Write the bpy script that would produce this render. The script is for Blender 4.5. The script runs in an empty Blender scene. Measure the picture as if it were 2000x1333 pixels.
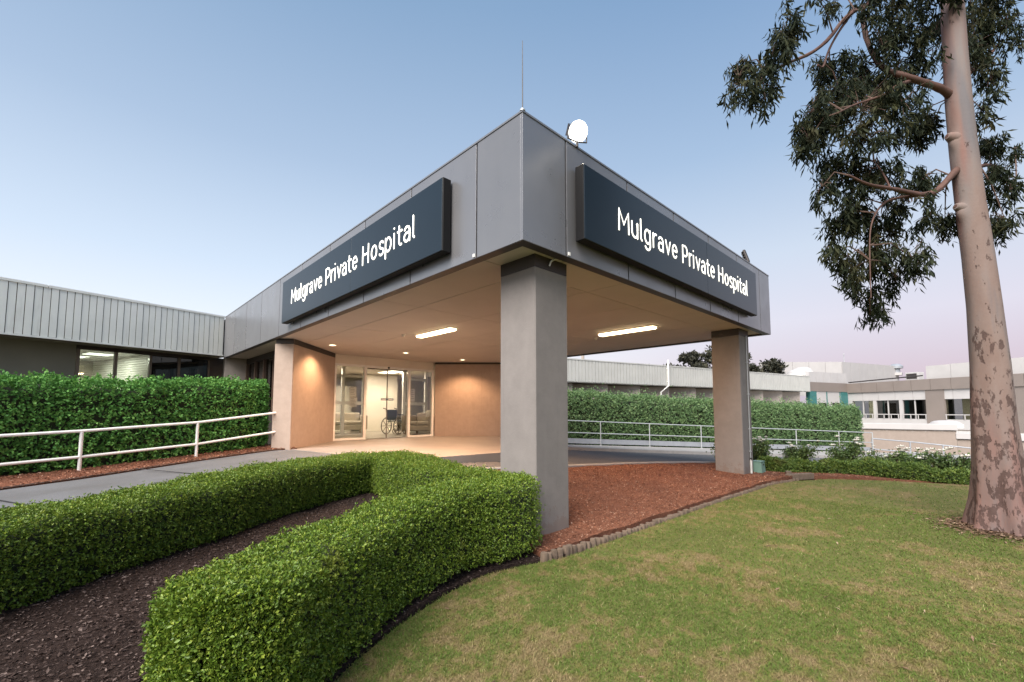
import bpy, bmesh, math, random
import numpy as np
from mathutils import Vector, Matrix
random.seed(7); RNG = np.random.default_rng(11)
R = math.radians
scene = bpy.context.scene

# ------------------------------------------------------------------ camera, sky, sun, exposure
cam_d = bpy.data.cameras.new('camera'); cam = bpy.data.objects.new('camera', cam_d)
scene.collection.objects.link(cam); scene.camera = cam
cam_d.sensor_width = 36.0; cam_d.lens = 854.0 / 2000.0 * 36.0
cam_d.shift_y = 73.5 / 2000.0; cam_d.clip_end = 900.0; cam_d.clip_start = 0.05
TILT = math.atan(62 / 854)
cam.location = (0, 0, 0.92); cam.rotation_euler = (R(90) + TILT, 0, R(46.17 - 90))

SUN_AZ, SUN_EL = R(195), R(46)
world = bpy.data.worlds.new('World'); scene.world = world; world.use_nodes = True
wn, wl = world.node_tree.nodes, world.node_tree.links
wn.clear()
w_out = wn.new('ShaderNodeOutputWorld'); w_bg = wn.new('ShaderNodeBackground'); w_bg.inputs[1].default_value = 0.1
sky = wn.new('ShaderNodeTexSky'); sky.sky_type = 'NISHITA'; sky.sun_disc = False
sky.sun_elevation = R(6); sky.sun_rotation = R(90) - SUN_AZ
sky.air_density = 1.0; sky.dust_density = 1.0; sky.ozone_density = 2.0
w_tc = wn.new('ShaderNodeTexCoord'); w_sep = wn.new('ShaderNodeSeparateXYZ')
wl.new(w_tc.outputs['Generated'], w_sep.inputs[0])
def ramp(nodes, stops):
    r = nodes.new('ShaderNodeValToRGB'); e = r.color_ramp.elements
    e[0].position, e[0].color = stops[0][0], (*stops[0][1], 1); e[1].position, e[1].color = stops[-1][0], (*stops[-1][1], 1)
    for p, c in stops[1:-1]:
        k = e.new(p); k.color = (*c, 1)
    return r
# dusk air: pale at the skyline, deep blue overhead, a lilac belt opposite the set sun
w_west = ramp(wn, [(0.0, (1.02, .99, .98)), (0.10, (.88, .91, .95)), (0.28, (.61, .72, .87)), (0.48, (.39, .51, .69)), (0.70, (.23, .36, .55)), (1.0, (.12, .23, .42))])
w_east = ramp(wn, [(0.0, (.46, .40, .52)), (0.07, (.62, .51, .60)), (0.17, (.68, .65, .75)), (0.30, (.57, .64, .76)), (0.48, (.34, .47, .66)), (0.70, (.17, .30, .52)), (1.0, (.11, .22, .42))])
wl.new(w_sep.outputs[2], w_west.inputs[0]); wl.new(w_sep.outputs[2], w_east.inputs[0])
w_dot = wn.new('ShaderNodeVectorMath'); w_dot.operation = 'DOT_PRODUCT'
w_dot.inputs[1].default_value = (math.cos(R(-28)), math.sin(R(-28)), 0)
wl.new(w_tc.outputs['Generated'], w_dot.inputs[0])
w_map = wn.new('ShaderNodeMapRange'); w_map.interpolation_type = 'SMOOTHSTEP'; w_map.inputs[1].default_value = 0.05; w_map.inputs[2].default_value = .92
wl.new(w_dot.outputs['Value'], w_map.inputs[0])
w_mix = wn.new('ShaderNodeMixRGB'); wl.new(w_map.outputs[0], w_mix.inputs[0]); wl.new(w_west.outputs[0], w_mix.inputs[1]); wl.new(w_east.outputs[0], w_mix.inputs[2])
w_sc = wn.new('ShaderNodeMixRGB'); w_sc.blend_type = 'MULTIPLY'; w_sc.inputs[0].default_value = 1; w_sc.inputs[2].default_value = (5.9, 5.9, 5.9, 1)
wl.new(w_mix.outputs[0], w_sc.inputs[1])
w_fin = wn.new('ShaderNodeMixRGB'); w_fin.inputs[0].default_value = 0.06
wl.new(w_sc.outputs[0], w_fin.inputs[1]); wl.new(sky.outputs[0], w_fin.inputs[2])
wl.new(w_fin.outputs[0], w_bg.inputs[0]); wl.new(w_bg.outputs[0], w_out.inputs[0])

sun_d = bpy.data.lights.new('sun', 'SUN'); sun_d.energy = 4.2; sun_d.angle = R(45); sun_d.color = (1.0, .93, .86)
sun = bpy.data.objects.new('sun', sun_d); scene.collection.objects.link(sun)
sd = Vector((math.cos(SUN_AZ) * math.cos(SUN_EL), math.sin(SUN_AZ) * math.cos(SUN_EL), math.sin(SUN_EL)))
sun.rotation_euler = sd.to_track_quat('Z', 'Y').to_euler(); sun.location = (-30, -10, 40)
vs = scene.view_settings
vs.view_transform = 'Standard'; vs.look = 'None'; vs.gamma = 1.0; vs.exposure = 1.0; vs.use_curve_mapping = False
scene.cycles.use_denoising = True; scene.cycles.max_bounces = 8; scene.cycles.transparent_max_bounces = 16
scene.cycles.sample_clamp_indirect = 4.0; scene.cycles.caustics_reflective = False; scene.cycles.caustics_refractive = False

# ------------------------------------------------------------------ materials
class NT:
    def __init__(s, name):
        s.m = bpy.data.materials.new(name); s.m.use_nodes = True; s.n = s.m.node_tree.nodes; s.l = s.m.node_tree.links
        s.b = s.n['Principled BSDF']; s.out = s.n['Material Output']
        g = s.n.new('ShaderNodeNewGeometry'); s.pos = g.outputs['Position']
    def link(s, a, b): s.l.new(a, b)
    def noise(s, scale, detail=4, rough=.6, vec=None, stretch=None):
        v = vec or s.pos
        if stretch:
            mp = s.n.new('ShaderNodeMapping'); mp.inputs['Scale'].default_value = stretch; s.link(v, mp.inputs[0]); v = mp.outputs[0]
        t = s.n.new('ShaderNodeTexNoise'); t.inputs['Scale'].default_value = scale; t.inputs['Detail'].default_value = detail
        t.inputs['Roughness'].default_value = rough; s.link(v, t.inputs['Vector']); return t.outputs['Fac']
    def ramp(s, fac, stops):
        r = ramp(s.n, stops); s.link(fac, r.inputs[0]); return r.outputs[0]
    def mix(s, fac, a, b, mode='MIX'):
        x = s.n.new('ShaderNodeMixRGB'); x.blend_type = mode
        for i, v in ((0, fac), (1, a), (2, b)):
            if hasattr(v, 'is_linked'): s.link(v, x.inputs[i])
            elif i == 0: x.inputs[0].default_value = v
            else: x.inputs[i].default_value = (*v, 1)
        return x.outputs[0]
    def math(s, op, a, b=0.0):
        x = s.n.new('ShaderNodeMath'); x.operation = op
        for i, v in ((0, a), (1, b)):
            if hasattr(v, 'is_linked'): s.link(v, x.inputs[i])
            else: x.inputs[i].default_value = v
        return x.outputs[0]
    def attr(s, name):
        a = s.n.new('ShaderNodeAttribute'); a.attribute_name = name; return a.outputs['Fac']
    def bump(s, h, strength=.3, dist=.01):
        b = s.n.new('ShaderNodeBump'); b.inputs['Strength'].default_value = strength; b.inputs['Distance'].default_value = dist
        s.link(h, b.inputs['Height']); s.link(b.outputs[0], s.b.inputs['Normal'])
    def set(s, col=None, rough=None, metal=None, spec=None):
        if col is not None:
            if hasattr(col, 'is_linked'): s.link(col, s.b.inputs['Base Color'])
            else: s.b.inputs['Base Color'].default_value = (*col, 1)
        if rough is not None:
            if hasattr(rough, 'is_linked'): s.link(rough, s.b.inputs['Roughness'])
            else: s.b.inputs['Roughness'].default_value = rough
        if metal is not None: s.b.inputs['Metallic'].default_value = metal
        if spec is not None: s.b.inputs['Specular IOR Level'].default_value = spec
        return s.m
def mul(c, k): return tuple(x * k for x in c)

def plain(name, col, rough=.5, var=.12, scale=3.0, metal=0, bump=0, bscale=60, spec=.5):
    t = NT(name); f = t.noise(scale, 5, .6)
    c = t.ramp(f, [(.3, mul(col, 1 - var)), (.7, mul(col, 1 + var))])
    if bump: t.bump(t.noise(bscale, 3, .6), bump, .004)
    return t.set(c, rough, metal, spec)

def render_wall(name, col, var=.09):
    """painted cement render: trowel mottling, faint vertical streaks"""
    t = NT(name)
    a = t.noise(1.1, 5, .65); b = t.noise(6, 6, .7); st = t.noise(5, 4, .6, stretch=(1, 1, .08))
    c = t.ramp(a, [(.3, mul(col, 1 - var)), (.7, mul(col, 1 + var))])
    c = t.mix(.5, c, t.ramp(b, [(.35, mul(col, .86)), (.65, mul(col, 1.1))]))
    c = t.mix(t.ramp(st, [(.58, (0, 0, 0)), (.8, (.35, .35, .35))]), c, mul(col, 1.25))
    sz = t.n.new('ShaderNodeSeparateXYZ'); t.link(t.pos, sz.inputs[0]); lo = t.n.new('ShaderNodeMapRange'); t.link(sz.outputs[2], lo.inputs[0])
    lo.inputs[1].default_value = .05; lo.inputs[2].default_value = -.42; lo.inputs[4].default_value = .55        # splashed soil at the foot
    g_ = t.math('GREATER_THAN', t.math('ADD', t.noise(9, 6, .75), lo.outputs[0]), .80); c = t.mix(t.math('MULTIPLY', g_, .35), c, (.16, .10, .07))
    dr = t.noise(7, 5, .7, stretch=(1, 1, .05)); c = t.mix(t.ramp(dr, [(.60, (0, 0, 0)), (.74, (.30,) * 3)]), c, mul(col, .6))
    t.bump(t.noise(45, 5, .7), .35, .006)
    return t.set(c, .82, 0, .3)

def metal_panel(name, col, rough=.30):
    t = NT(name); a = t.noise(.6, 3, .5); b = t.noise(3, 4, .6, stretch=(1, 1, .12))
    c = t.ramp(a, [(.3, mul(col, .94)), (.7, mul(col, 1.06))])
    c = t.mix(t.ramp(b, [(.55, (0, 0, 0)), (.85, (.3, .3, .3))]), c, mul(col, .8))
    t.set(c, t.ramp(t.noise(2, 4), [(.3, (rough - .05,) * 3), (.7, (rough + .08,) * 3)]), .5, .5)
    return t.m

def emit(name, col, strength):
    t = NT(name); t.b.inputs['Base Color'].default_value = (.9, .9, .88, 1)
    t.b.inputs['Emission Color'].default_value = (*col, 1); t.b.inputs['Emission Strength'].default_value = strength
    return t.m

def glass(name, tint=(.93, .96, .95), refl=1.0):
    t = NT(name); t.n.remove(t.b)
    tr = t.n.new('ShaderNodeBsdfTransparent'); tr.inputs[0].default_value = (*tint, 1)
    gl = t.n.new('ShaderNodeBsdfGlossy'); gl.inputs['Roughness'].default_value = .015
    fr = t.n.new('ShaderNodeFresnel'); fr.inputs[0].default_value = 1.5
    mx = t.n.new('ShaderNodeMixShader')
    f = t.math('MULTIPLY', fr.outputs[0], 1.6 * refl); t.link(f, mx.inputs[0])
    t.link(tr.outputs[0], mx.inputs[1]); t.link(gl.outputs[0], mx.inputs[2]); t.link(mx.outputs[0], t.out.inputs[0])
    return t.m

def leaf_mat(name, dark, mid, light, patch=None, rough=.5, trans=.25, pscale=1.3, patch_at=(.6, .78), spec=.35):
    t = NT(name)
    c = t.ramp(t.attr('rnd'), [(0, dark), (.45, mid), (1, light)])
    big = t.noise(2.2, 4, .6)
    c = t.mix(t.ramp(big, [(.3, (.25,) * 3), (.7, (0, 0, 0))]), c, dark)
    if patch:
        p = t.noise(pscale, 3, .5)
        c = t.mix(t.ramp(p, [(patch_at[0], (0, 0, 0)), (patch_at[1], (.75,) * 3)]), c, patch)
    t.set(c, rough, 0, spec)
    tl = t.n.new('ShaderNodeBsdfTranslucent'); t.link(c, tl.inputs[0])
    mx = t.n.new('ShaderNodeMixShader'); mx.inputs[0].default_value = trans
    t.link(t.b.outputs[0], mx.inputs[1]); t.link(tl.outputs[0], mx.inputs[2]); t.link(mx.outputs[0], t.out.inputs[0])
    return t.m

def lawn_colour(t, dry, mid, green):
    a = t.noise(.8, 5, .62); b = t.noise(3.6, 5, .65); c = t.noise(13, 4, .65)
    f = t.math('ADD', t.math('MULTIPLY', a, .36), t.math('ADD', t.math('MULTIPLY', b, .36), t.math('MULTIPLY', c, .28)))
    return t.ramp(f, [(.44, dry), (.48, mid), (.51, green), (.60, mul(green, .78))])

def m_lawn():
    t = NT('lawn_soil')
    c = lawn_colour(t, (.205, .148, .078), (.158, .135, .048), (.092, .122, .026))
    c = t.mix(.45, c, t.ramp(t.noise(90, 4, .7), [(.3, (.08, .075, .03)), (.7, (.33, .28, .13))]))
    t.bump(t.noise(55, 6, .75), .8, .03); return t.set(c, .95, 0, .1)
def m_blade():
    t = NT('grass_blade')
    c = lawn_colour(t, (.275, .205, .105), (.20, .188, .055), (.108, .172, .026))
    c = t.mix(t.ramp(t.attr('rnd'), [(0, (.55,) * 3), (.5, (0, 0, 0)), (.9, (0, 0, 0))]), c, (.12, .17, .04))
    c = t.mix(t.ramp(t.attr('rnd'), [(.93, (0, 0, 0)), (.99, (.6,) * 3)]), c, (.52, .42, .24))
    t.set(c, .6, 0, .25)
    tl = t.n.new('ShaderNodeBsdfTranslucent'); t.link(c, tl.inputs[0]); mx = t.n.new('ShaderNodeMixShader'); mx.inputs[0].default_value = .3
    t.link(t.b.outputs[0], mx.inputs[1]); t.link(tl.outputs[0], mx.inputs[2]); t.link(mx.outputs[0], t.out.inputs[0]); return t.m
def m_mulch(name, a, b, c):
    t = NT(name); f = t.noise(38, 6, .75); col = t.ramp(f, [(.3, a), (.5, b), (.72, c)])
    col = t.mix(t.ramp(t.noise(1.4, 3), [(.35, (.5,) * 3), (.65, (0, 0, 0))]), col, a)
    t.bump(f, 1.0, .03); return t.set(col, .9, 0, .15)
def m_chip(name, a, b, c, d):
    t = NT(name); col = t.ramp(t.attr('rnd'), [(0, a), (.4, b), (.85, c), (.97, d)])
    col = t.mix(.4, col, t.mix(1, col, t.ramp(t.noise(60, 4), [(.3, (.4,) * 3), (.7, (1.2,) * 3)]), 'MULTIPLY'))
    return t.set(col, .85, 0, .2)
def m_asphalt():
    t = NT('asphalt'); f = t.noise(160, 3, .8); c = t.ramp(f, [(.3, (.055, .057, .062)), (.7, (.12, .12, .125))])
    c = t.mix(t.ramp(t.noise(.9, 4), [(.4, (0, 0, 0)), (.7, (.4,) * 3)]), c, (.14, .135, .13)); t.bump(f, .4, .006); return t.set(c, .8, 0, .35)
def m_path():
    t = NT('path_concrete'); f = t.noise(120, 4, .8); c = t.ramp(f, [(.32, (.085, .088, .094)), (.5, (.135, .138, .145)), (.7, (.20, .20, .207))])
    c = t.mix(t.ramp(t.noise(1.1, 4), [(.4, (0, 0, 0)), (.66, (.55,) * 3)]), c, (.085, .082, .078)); t.bump(f, .4, .004); return t.set(c, .8, 0, .35)
def m_bark():
    t = NT('gum_bark')
    tc = t.n.new('ShaderNodeSeparateXYZ'); t.link(t.pos, tc.inputs[0]); z = tc.outputs[2]
    base = t.ramp(t.noise(3.0, 5, .6, stretch=(1, 1, .25)), [(.3, (.165, .11, .092)), (.5, (.19, .142, .125)), (.7, (.175, .155, .15))])
    base = t.mix(t.ramp(t.noise(2.2, 3, .5, stretch=(1.6, 1.6, .2)), [(.5, (0, 0, 0)), (.62, (.75,) * 3)]), base, (.205, .105, .088))
    base = t.mix(t.ramp(t.noise(2.6, 3, .5, stretch=(1.8, 1.8, .22)), [(.56, (0, 0, 0)), (.68, (.7,) * 3)]), base, (.115, .114, .125))
    # old bark plates: many near the ground, few higher up
    den = t.n.new('ShaderNodeMapRange'); t.link(z, den.inputs[0])
    den.inputs[1].default_value = -.4; den.inputs[2].default_value = 3.2; den.inputs[3].default_value = .10; den.inputs[4].default_value = -.10
    f = t.math('ADD', t.math('ADD', t.noise(14, 5, .62, stretch=(1.2, 1.2, .55)), t.math('MULTIPLY', t.math('SUBTRACT', t.noise(2.6, 3, .5, stretch=(1.5, 1.5, .5)), .5), .55)), den.outputs[0])
    plate = t.ramp(f, [(.575, (0, 0, 0)), (.63, (1, 1, 1))])
    old = t.n.new('ShaderNodeMapRange'); t.link(z, old.inputs[0]); old.inputs[1].default_value = 1.3; old.inputs[2].default_value = -.2; old.inputs[4].default_value = .6
    base = t.mix(old.outputs[0], base, t.ramp(t.noise(4, 4, .6, stretch=(1.5, 1.5, .25)), [(.4, (.10, .088, .092)), (.6, (.16, .082, .07))]))
    c = t.mix(t.math('MULTIPLY', plate, .82), base, t.ramp(t.noise(22, 4), [(.3, (.042, .025, .022)), (.7, (.075, .046, .040))]))
    h = t.math('SUBTRACT', t.math('MULTIPLY', t.noise(30, 5), .3), t.math('MULTIPLY', plate, .6))
    t.bump(h, .6, .012); return t.set(c, .8, 0, .25)

M = {}
M['panel'] = metal_panel('grey_panel', (.24, .24, .252)); M['panel_b'] = metal_panel('grey_panel_b', (.228, .228, .238)); M['panel_c'] = metal_panel('grey_panel_c', (.25, .248, .258))
M['dark'] = plain('dark_metal', (.035, .028, .026), .5, .15); M['joint'] = plain('joint_dark', (.02, .02, .022), .8)
M['sign'] = plain('sign_navy', (.008, .016, .025), .30, .08, 1.0, spec=.35); M['sign_edge'] = plain('sign_edge', (.007, .007, .008), .55, .1, spec=.2)
M['letter'] = emit('letter_glow', (1, .97, .84), .80)
M['soffit'] = plain('soffit_sheet', (.52, .47, .425), .7, .05, 1.3)
M['column'] = render_wall('column_render', (.205, .186, .176)); M['wall'] = render_wall('wall_render', (.40, .315, .262))
M['white'] = plain('white_paint', (.82, .81, .78), .4, .05, 6); M['white_old'] = plain('white_worn', (.66, .66, .63), .45, .14, 9)
M['cream'] = plain('cream_wall', (.70, .65, .57), .75, .04, 1); M['lobby_floor'] = plain('lobby_floor', (.30, .27, .235), .3, .1, 2)
M['slab'] = plain('porch_slab', (.25, .225, .205), .55, .1, 1.4, bump=.15, bscale=90)
M['kerb'] = plain('kerb_concrete', (.30, .29, .28), .85, .14, 4, bump=.4)
M['glass'] = glass('clear_glass', (.95, .97, .96), .55); M['glass_dark'] = glass('tinted_glass', (.10, .115, .12), 1.6); M['glass_office'] = glass('office_glass', (.62, .66, .62), .8)
M['asphalt'] = m_asphalt(); M['path'] = m_path(); M['lawn'] = m_lawn(); M['blade'] = m_blade()
M['mulch_red'] = m_mulch('mulch_red', (.10, .042, .028), (.22, .092, .055), (.34, .16, .10))
M['mulch_dark'] = m_mulch('mulch_dark', (.018, .011, .009), (.045, .029, .024), (.085, .06, .053))
M['chip_red'] = m_chip('chip_red', (.11, .05, .032), (.24, .10, .058), (.36, .165, .10), (.55, .36, .26))
M['chip_dark'] = m_chip('chip_dark', (.018, .011, .009), (.05, .032, .026), (.095, .068, .06), (.20, .15, .13))
M['box_leaf'] = leaf_mat('box_leaf', (.075, .135, .018), (.145, .23, .026), (.29, .35, .048), (.30, .21, .05), .42, .22, 1.5, (.66, .84))
M['box_core'] = plain('box_core', (.022, .03, .012), .9, .3, 30)
M['ivy_leaf'] = leaf_mat('ivy_leaf', (.065, .185, .042), (.125, .31, .068), (.22, .41, .10), None, .6, .2, spec=.2)
M['shrub_leaf'] = leaf_mat('shrub_leaf', (.09, .17, .07), (.155, .26, .105), (.26, .36, .155), None, .5, .22)
M['low_leaf'] = leaf_mat('low_leaf', (.05, .095, .02), (.12, .19, .035), (.25, .31, .06), (.16, .11, .04), .5, .2, 2.0, (.62, .8))
M['rose_leaf'] = leaf_mat('rose_leaf', (.045, .085, .028), (.10, .16, .045), (.19, .25, .08), (.15, .07, .04), .45, .2, 3, (.62, .8))
M['petal'] = plain('rose_petal', (.82, .80, .74), .6, .05)
M['gum_leaf'] = leaf_mat('gum_leaf', (.008, .013, .008), (.022, .03, .015), (.06, .06, .024), (.07, .05, .02), .65, .12, 2.2, (.58, .8), .12)
M['far_leaf'] = leaf_mat('far_leaf', (.018, .02, .014), (.04, .042, .026), (.085, .075, .045), None, .6, .1)
M['litter'] = m_chip('litter', (.07, .042, .028), (.13, .08, .052), (.21, .135, .09), (.36, .27, .19)); M['bark'] = m_bark(); M['branch'] = plain('branch_bark', (.085, .042, .031), .75, .3, 9); M['twig'] = plain('twig_bark', (.10, .06, .045), .8, .2, 9)
M['clad'] = None
def m_clad(name, col, rust=.5):
    t = NT(name); st = t.noise(9, 5, .65, stretch=(1, 1, .1)); c = t.ramp(t.noise(1.5, 4), [(.3, mul(col, .93)), (.7, mul(col, 1.05))])
    c = t.mix(t.ramp(st, [(.58, (0, 0, 0)), (.82, (rust,) * 3)]), c, (.30, .27, .23)); return t.set(c, .55, .1, .4)
M['clad'] = m_clad('clad_board', (.84, .85, .80), .28); M['clad_far'] = m_clad('clad_far', (.52, .52, .49), .35)
M['rust'] = plain('rusty_joint', (.075, .05, .04), .8, .3, 20)
M['lw_wall'] = plain('grey_green_wall', (.20, .20, .165), .8, .08, 1.2)
M['frame_brown'] = plain('brown_frame', (.085, .05, .035), .5, .1); M['bronze'] = plain('bronze_frame', (.16, .13, .105), .45, .1)
M['rail'] = plain('rail_white', (.80, .79, .77), .4, .06, 12); M['rail_grey'] = plain('rail_galv', (.52, .54, .55), .4, .1, 10, .5)
M['log'] = plain('log_timber', (.13, .093, .067), .9, .28, 14, bump=.6, bscale=50)
M['sofa'] = plain('sofa_fabric', (.40, .34, .275), .95, .12, 60, bump=.3, bscale=300); M['cushion'] = plain('cushion_fabric', (.48, .43, .34), .95, .18, 45)
M['wood'] = plain('timber_leg', (.30, .17, .08), .5, .2, 20); M['dark_wood'] = plain('dark_timber', (.07, .045, .035), .5, .2, 20)
M['tyre'] = plain('wheel_brown', (.05, .032, .025), .5, .1); M['navy'] = plain('navy_vinyl', (.035, .05, .075), .45, .1); M['chrome'] = plain('chrome', (.6, .6, .6), .2, .05, 4, 1.0)
M['red'] = plain('red_enamel', (.55, .05, .03), .35, .05); M['paper'] = plain('paper', (.80, .79, .76), .7, .03); M['print'] = plain('print_grey', (.30, .31, .32), .7, .1)
M['blue'] = plain('sticker_blue', (.05, .12, .20), .4, .05); M['green_box'] = plain('green_plastic', (.15, .25, .20), .5, .08, 6); M['pvc'] = plain('pvc_pipe', (.66, .64, .60), .45, .06, 8)
M['teal'] = plain('teal_panel', (.035, .15, .145), .5, .06); M['taupe'] = plain('taupe_panel', (.20, .168, .15), .55, .06, 1); M['white_panel'] = plain('white_panel', (.43, .415, .41), .5, .05, 1)
M['beige'] = render_wall('beige_render', (.36, .315, .28), .06); M['roof'] = plain('roof_sheet', (.45, .44, .42), .6, .1)
M['ground'] = plain('ground_soil', (.12, .10, .07), .95, .2, 1); M['galv_board'] = plain('galv_board', (.36, .38, .41), .45, .1, 3, .4)
M['lamp_warm'] = emit('lamp_warm', (1, .80, .52), 5); M['lamp_tube'] = emit('lamp_tube', (1, .76, .44), 4.0); M['lamp_room'] = emit('lamp_room', (1, .88, .66), 2.5); M['lamp_cool'] = emit('lamp_cool', (1, .98, .88), 2.5)
M['flood'] = emit('flood_lens', (1, .95, .84), 2.2)
M['blind'] = plain('blind_slat', (.62, .60, .50), .6, .05)

# ------------------------------------------------------------------ mesh helpers (all shapes are given in world coordinates)
COL = scene.collection
def finish(o, parent, m):
    if m is not None and not o.data.materials: o.data.materials.append(m)
    COL.objects.link(o)
    if parent is not None:
        o.parent = parent
        if parent.type == 'EMPTY': o.matrix_parent_inverse = Matrix.Translation(-parent.location)
    return o
def tag(o, label=None, cat=None, group=None, kind=None):
    if label: o['label'] = label
    if cat: o['category'] = cat
    if group: o['group'] = group
    if kind: o['kind'] = kind
    return o
def thing(name, loc, label, cat, group=None):
    o = bpy.data.objects.new(name, None); o.location = loc; o.empty_display_size = .2; COL.objects.link(o)
    return tag(o, label, cat, group)
class MB:
    def __init__(s): s.v = []; s.f = []; s.smooth = False
    def add(s, vs, fs):
        k = len(s.v); s.v.extend([tuple(v) for v in vs]); s.f.extend([tuple(i + k for i in f) for f in fs]); return s
    def box(s, x0, x1, y0, y1, z0, z1, bev=0.0):
        return s.obox(((x0 + x1) / 2, (y0 + y1) / 2, (z0 + z1) / 2), (1, 0), abs(x1 - x0), abs(y1 - y0), abs(z1 - z0), bev)
    def obox(s, c, d, L, W, H, bev=0.0):
        """box centred at c, length L along plan direction d, width W across, height H; bevelled edges if bev"""
        dx, dy = d; n = math.hypot(dx, dy); dx, dy = dx / n, dy / n
        def P(a, b, z): return (c[0] + a * dx - b * dy, c[1] + a * dy + b * dx, c[2] + z)
        a, b, h = L / 2, W / 2, H / 2
        if not bev:
            vs = [P(i * a, j * b, k * h) for k in (-1, 1) for j in (-1, 1) for i in (-1, 1)]
            return s.add(vs, [(0, 2, 3, 1), (4, 5, 7, 6), (0, 1, 5, 4), (2, 6, 7, 3), (0, 4, 6, 2), (1, 3, 7, 5)])
        e = bev; ring = [(-a + e, -b), (a - e, -b), (a, -b + e), (a, b - e), (a - e, b), (-a + e, b), (-a, b - e), (-a, -b + e)]
        inn = [(-a + e, -b + e), (a - e, -b + e), (a - e, -b + e), (a - e, b - e), (a - e, b - e), (-a + e, b - e), (-a + e, b - e), (-a + e, -b + e)]
        vs = [P(x, y, -h + e) for x, y in ring] + [P(x, y, h - e) for x, y in ring]
        q = [(-a + e, -b + e), (a - e, -b + e), (a - e, b - e), (-a + e, b - e)]
        vs += [P(x, y, -h) for x, y in q] + [P(x, y, h) for x, y in q]
        fs = [(i, (i + 1) % 8, 8 + (i + 1) % 8, 8 + i) for i in range(8)]
        fs += [(16, 19, 18, 17), (20, 21, 22, 23)]
        cm = [0, 1, 1, 2, 2, 3, 3, 0]
        for i in range(8):
            j = (i + 1) % 8
            fs.append((j, i, 16 + cm[i], 16 + cm[j]) if cm[i] != cm[j] else (j, i, 16 + cm[i]))
            fs.append((8 + i, 8 + j, 20 + cm[j], 20 + cm[i]) if cm[i] != cm[j] else (8 + i, 8 + j, 20 + cm[i]))
        return s.add(vs, fs)
    def prism(s, poly, z0, z1):
        n = len(poly); vs = [(x, y, z0) for x, y in poly] + [(x, y, z1) for x, y in poly]
        return s.add(vs, [tuple(range(n - 1, -1, -1)), tuple(range(n, 2 * n))] + [(i, (i + 1) % n, n + (i + 1) % n, n + i) for i in range(n)])
    def tube(s, pts, r, n=8, cap=True, round_ends=False):
        pts = [Vector(p) for p in pts]; rs = list(r) if hasattr(r, '__len__') else [r] * len(pts)
        if round_ends:
            d0 = (pts[0] - pts[1]).normalized(); d1 = (pts[-1] - pts[-2]).normalized(); r0, r1 = rs[0], rs[-1]
            A = [(.98, .2), (.7, .71), (.38, .92)]
            pts = [pts[0] + d0 * r0 * a for a, _ in A] + pts + [pts[-1] + d1 * r1 * a for a, _ in A[::-1]]
            rs = [r0 * b for _, b in A] + rs + [r1 * b for _, b in A[::-1]]
        k = len(s.v); ref = None; m = len(pts)
        for i, p in enumerate(pts):
            d = (pts[min(i + 1, m - 1)] - pts[max(i - 1, 0)]).normalized()
            if ref is None: ref = Vector((0, 0, 1)) if abs(d.z) < .9 else Vector((1, 0, 0))
            u = (ref - d * ref.dot(d))
            if u.length < 1e-4: u = d.orthogonal()
            u.normalize(); w = d.cross(u); ref = u
            for j in range(n):
                a = 2 * math.pi * j / n; s.v.append(tuple(p + (u * math.cos(a) + w * math.sin(a)) * rs[i]))
        for i in range(m - 1):
            for j in range(n):
                s.f.append((k + i * n + j, k + i * n + (j + 1) % n, k + (i + 1) * n + (j + 1) % n, k + (i + 1) * n + j))
        if cap:
            s.f.append(tuple(k + j for j in range(n - 1, -1, -1))); s.f.append(tuple(k + (m - 1) * n + j for j in range(n)))
        s.smooth = True; return s
    def disc(s, c, r, z0, z1, n=20):
        return s.prism([(c[0] + r * math.cos(2 * math.pi * i / n), c[1] + r * math.sin(2 * math.pi * i / n)) for i in range(n)], z0, z1)
    def lathe(s, c, prof, n=16, axis='z'):
        k = len(s.v)
        for r_, h in prof:
            for j in range(n):
                a = 2 * math.pi * j / n; s.v.append((c[0] + r_ * math.cos(a), c[1] + r_ * math.sin(a), c[2] + h))
        for i in range(len(prof) - 1):
            for j in range(n): s.f.append((k + i * n + j, k + i * n + (j + 1) % n, k + (i + 1) * n + (j + 1) % n, k + (i + 1) * n + j))
        s.smooth = True; return s
    def mesh(s, name, m=None):
        me = bpy.data.meshes.new(name); me.from_pydata(s.v, [], s.f)
        if s.smooth:
            me.polygons.foreach_set('use_smooth', [True] * len(me.polygons))
            try: me.set_sharp_from_angle(angle=R(40))
            except Exception: pass
        if m is not None: me.materials.append(m)
        return me
    def build(s, name, m, parent=None):
        return finish(bpy.data.objects.new(name, s.mesh(name, m)), parent, None)
def place(name, me, parent, loc=(0, 0, 0), rot=(0, 0, 0), scale=(1, 1, 1)):
    o = bpy.data.objects.new(name, me); o.location = loc; o.rotation_euler = rot; o.scale = scale
    return finish(o, parent, None)
def box(name, m, parent, *a, bev=0.0): return MB().box(*a, bev=bev).build(name, m, parent)
def fast(name, V, T, m, parent=None, rnd=None, smooth=False):
    me = bpy.data.meshes.new(name); nv, nt = len(V), len(T)
    me.vertices.add(nv); me.vertices.foreach_set('co', np.ascontiguousarray(V, dtype=np.float32).ravel())
    me.loops.add(nt * 3); me.loops.foreach_set('vertex_index', np.ascontiguousarray(T, dtype=np.int32).ravel())
    me.polygons.add(nt); me.polygons.foreach_set('loop_start', np.arange(0, nt * 3, 3, dtype=np.int32))
    if smooth: me.polygons.foreach_set('use_smooth', np.ones(nt, dtype=bool))
    me.update(calc_edges=True)
    if rnd is not None:
        a = me.attributes.new('rnd', 'FLOAT', 'FACE'); a.data.foreach_set('value', np.ascontiguousarray(rnd, dtype=np.float32))
    me.materials.append(m)
    return finish(bpy.data.objects.new(name, me), parent, None)
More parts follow.
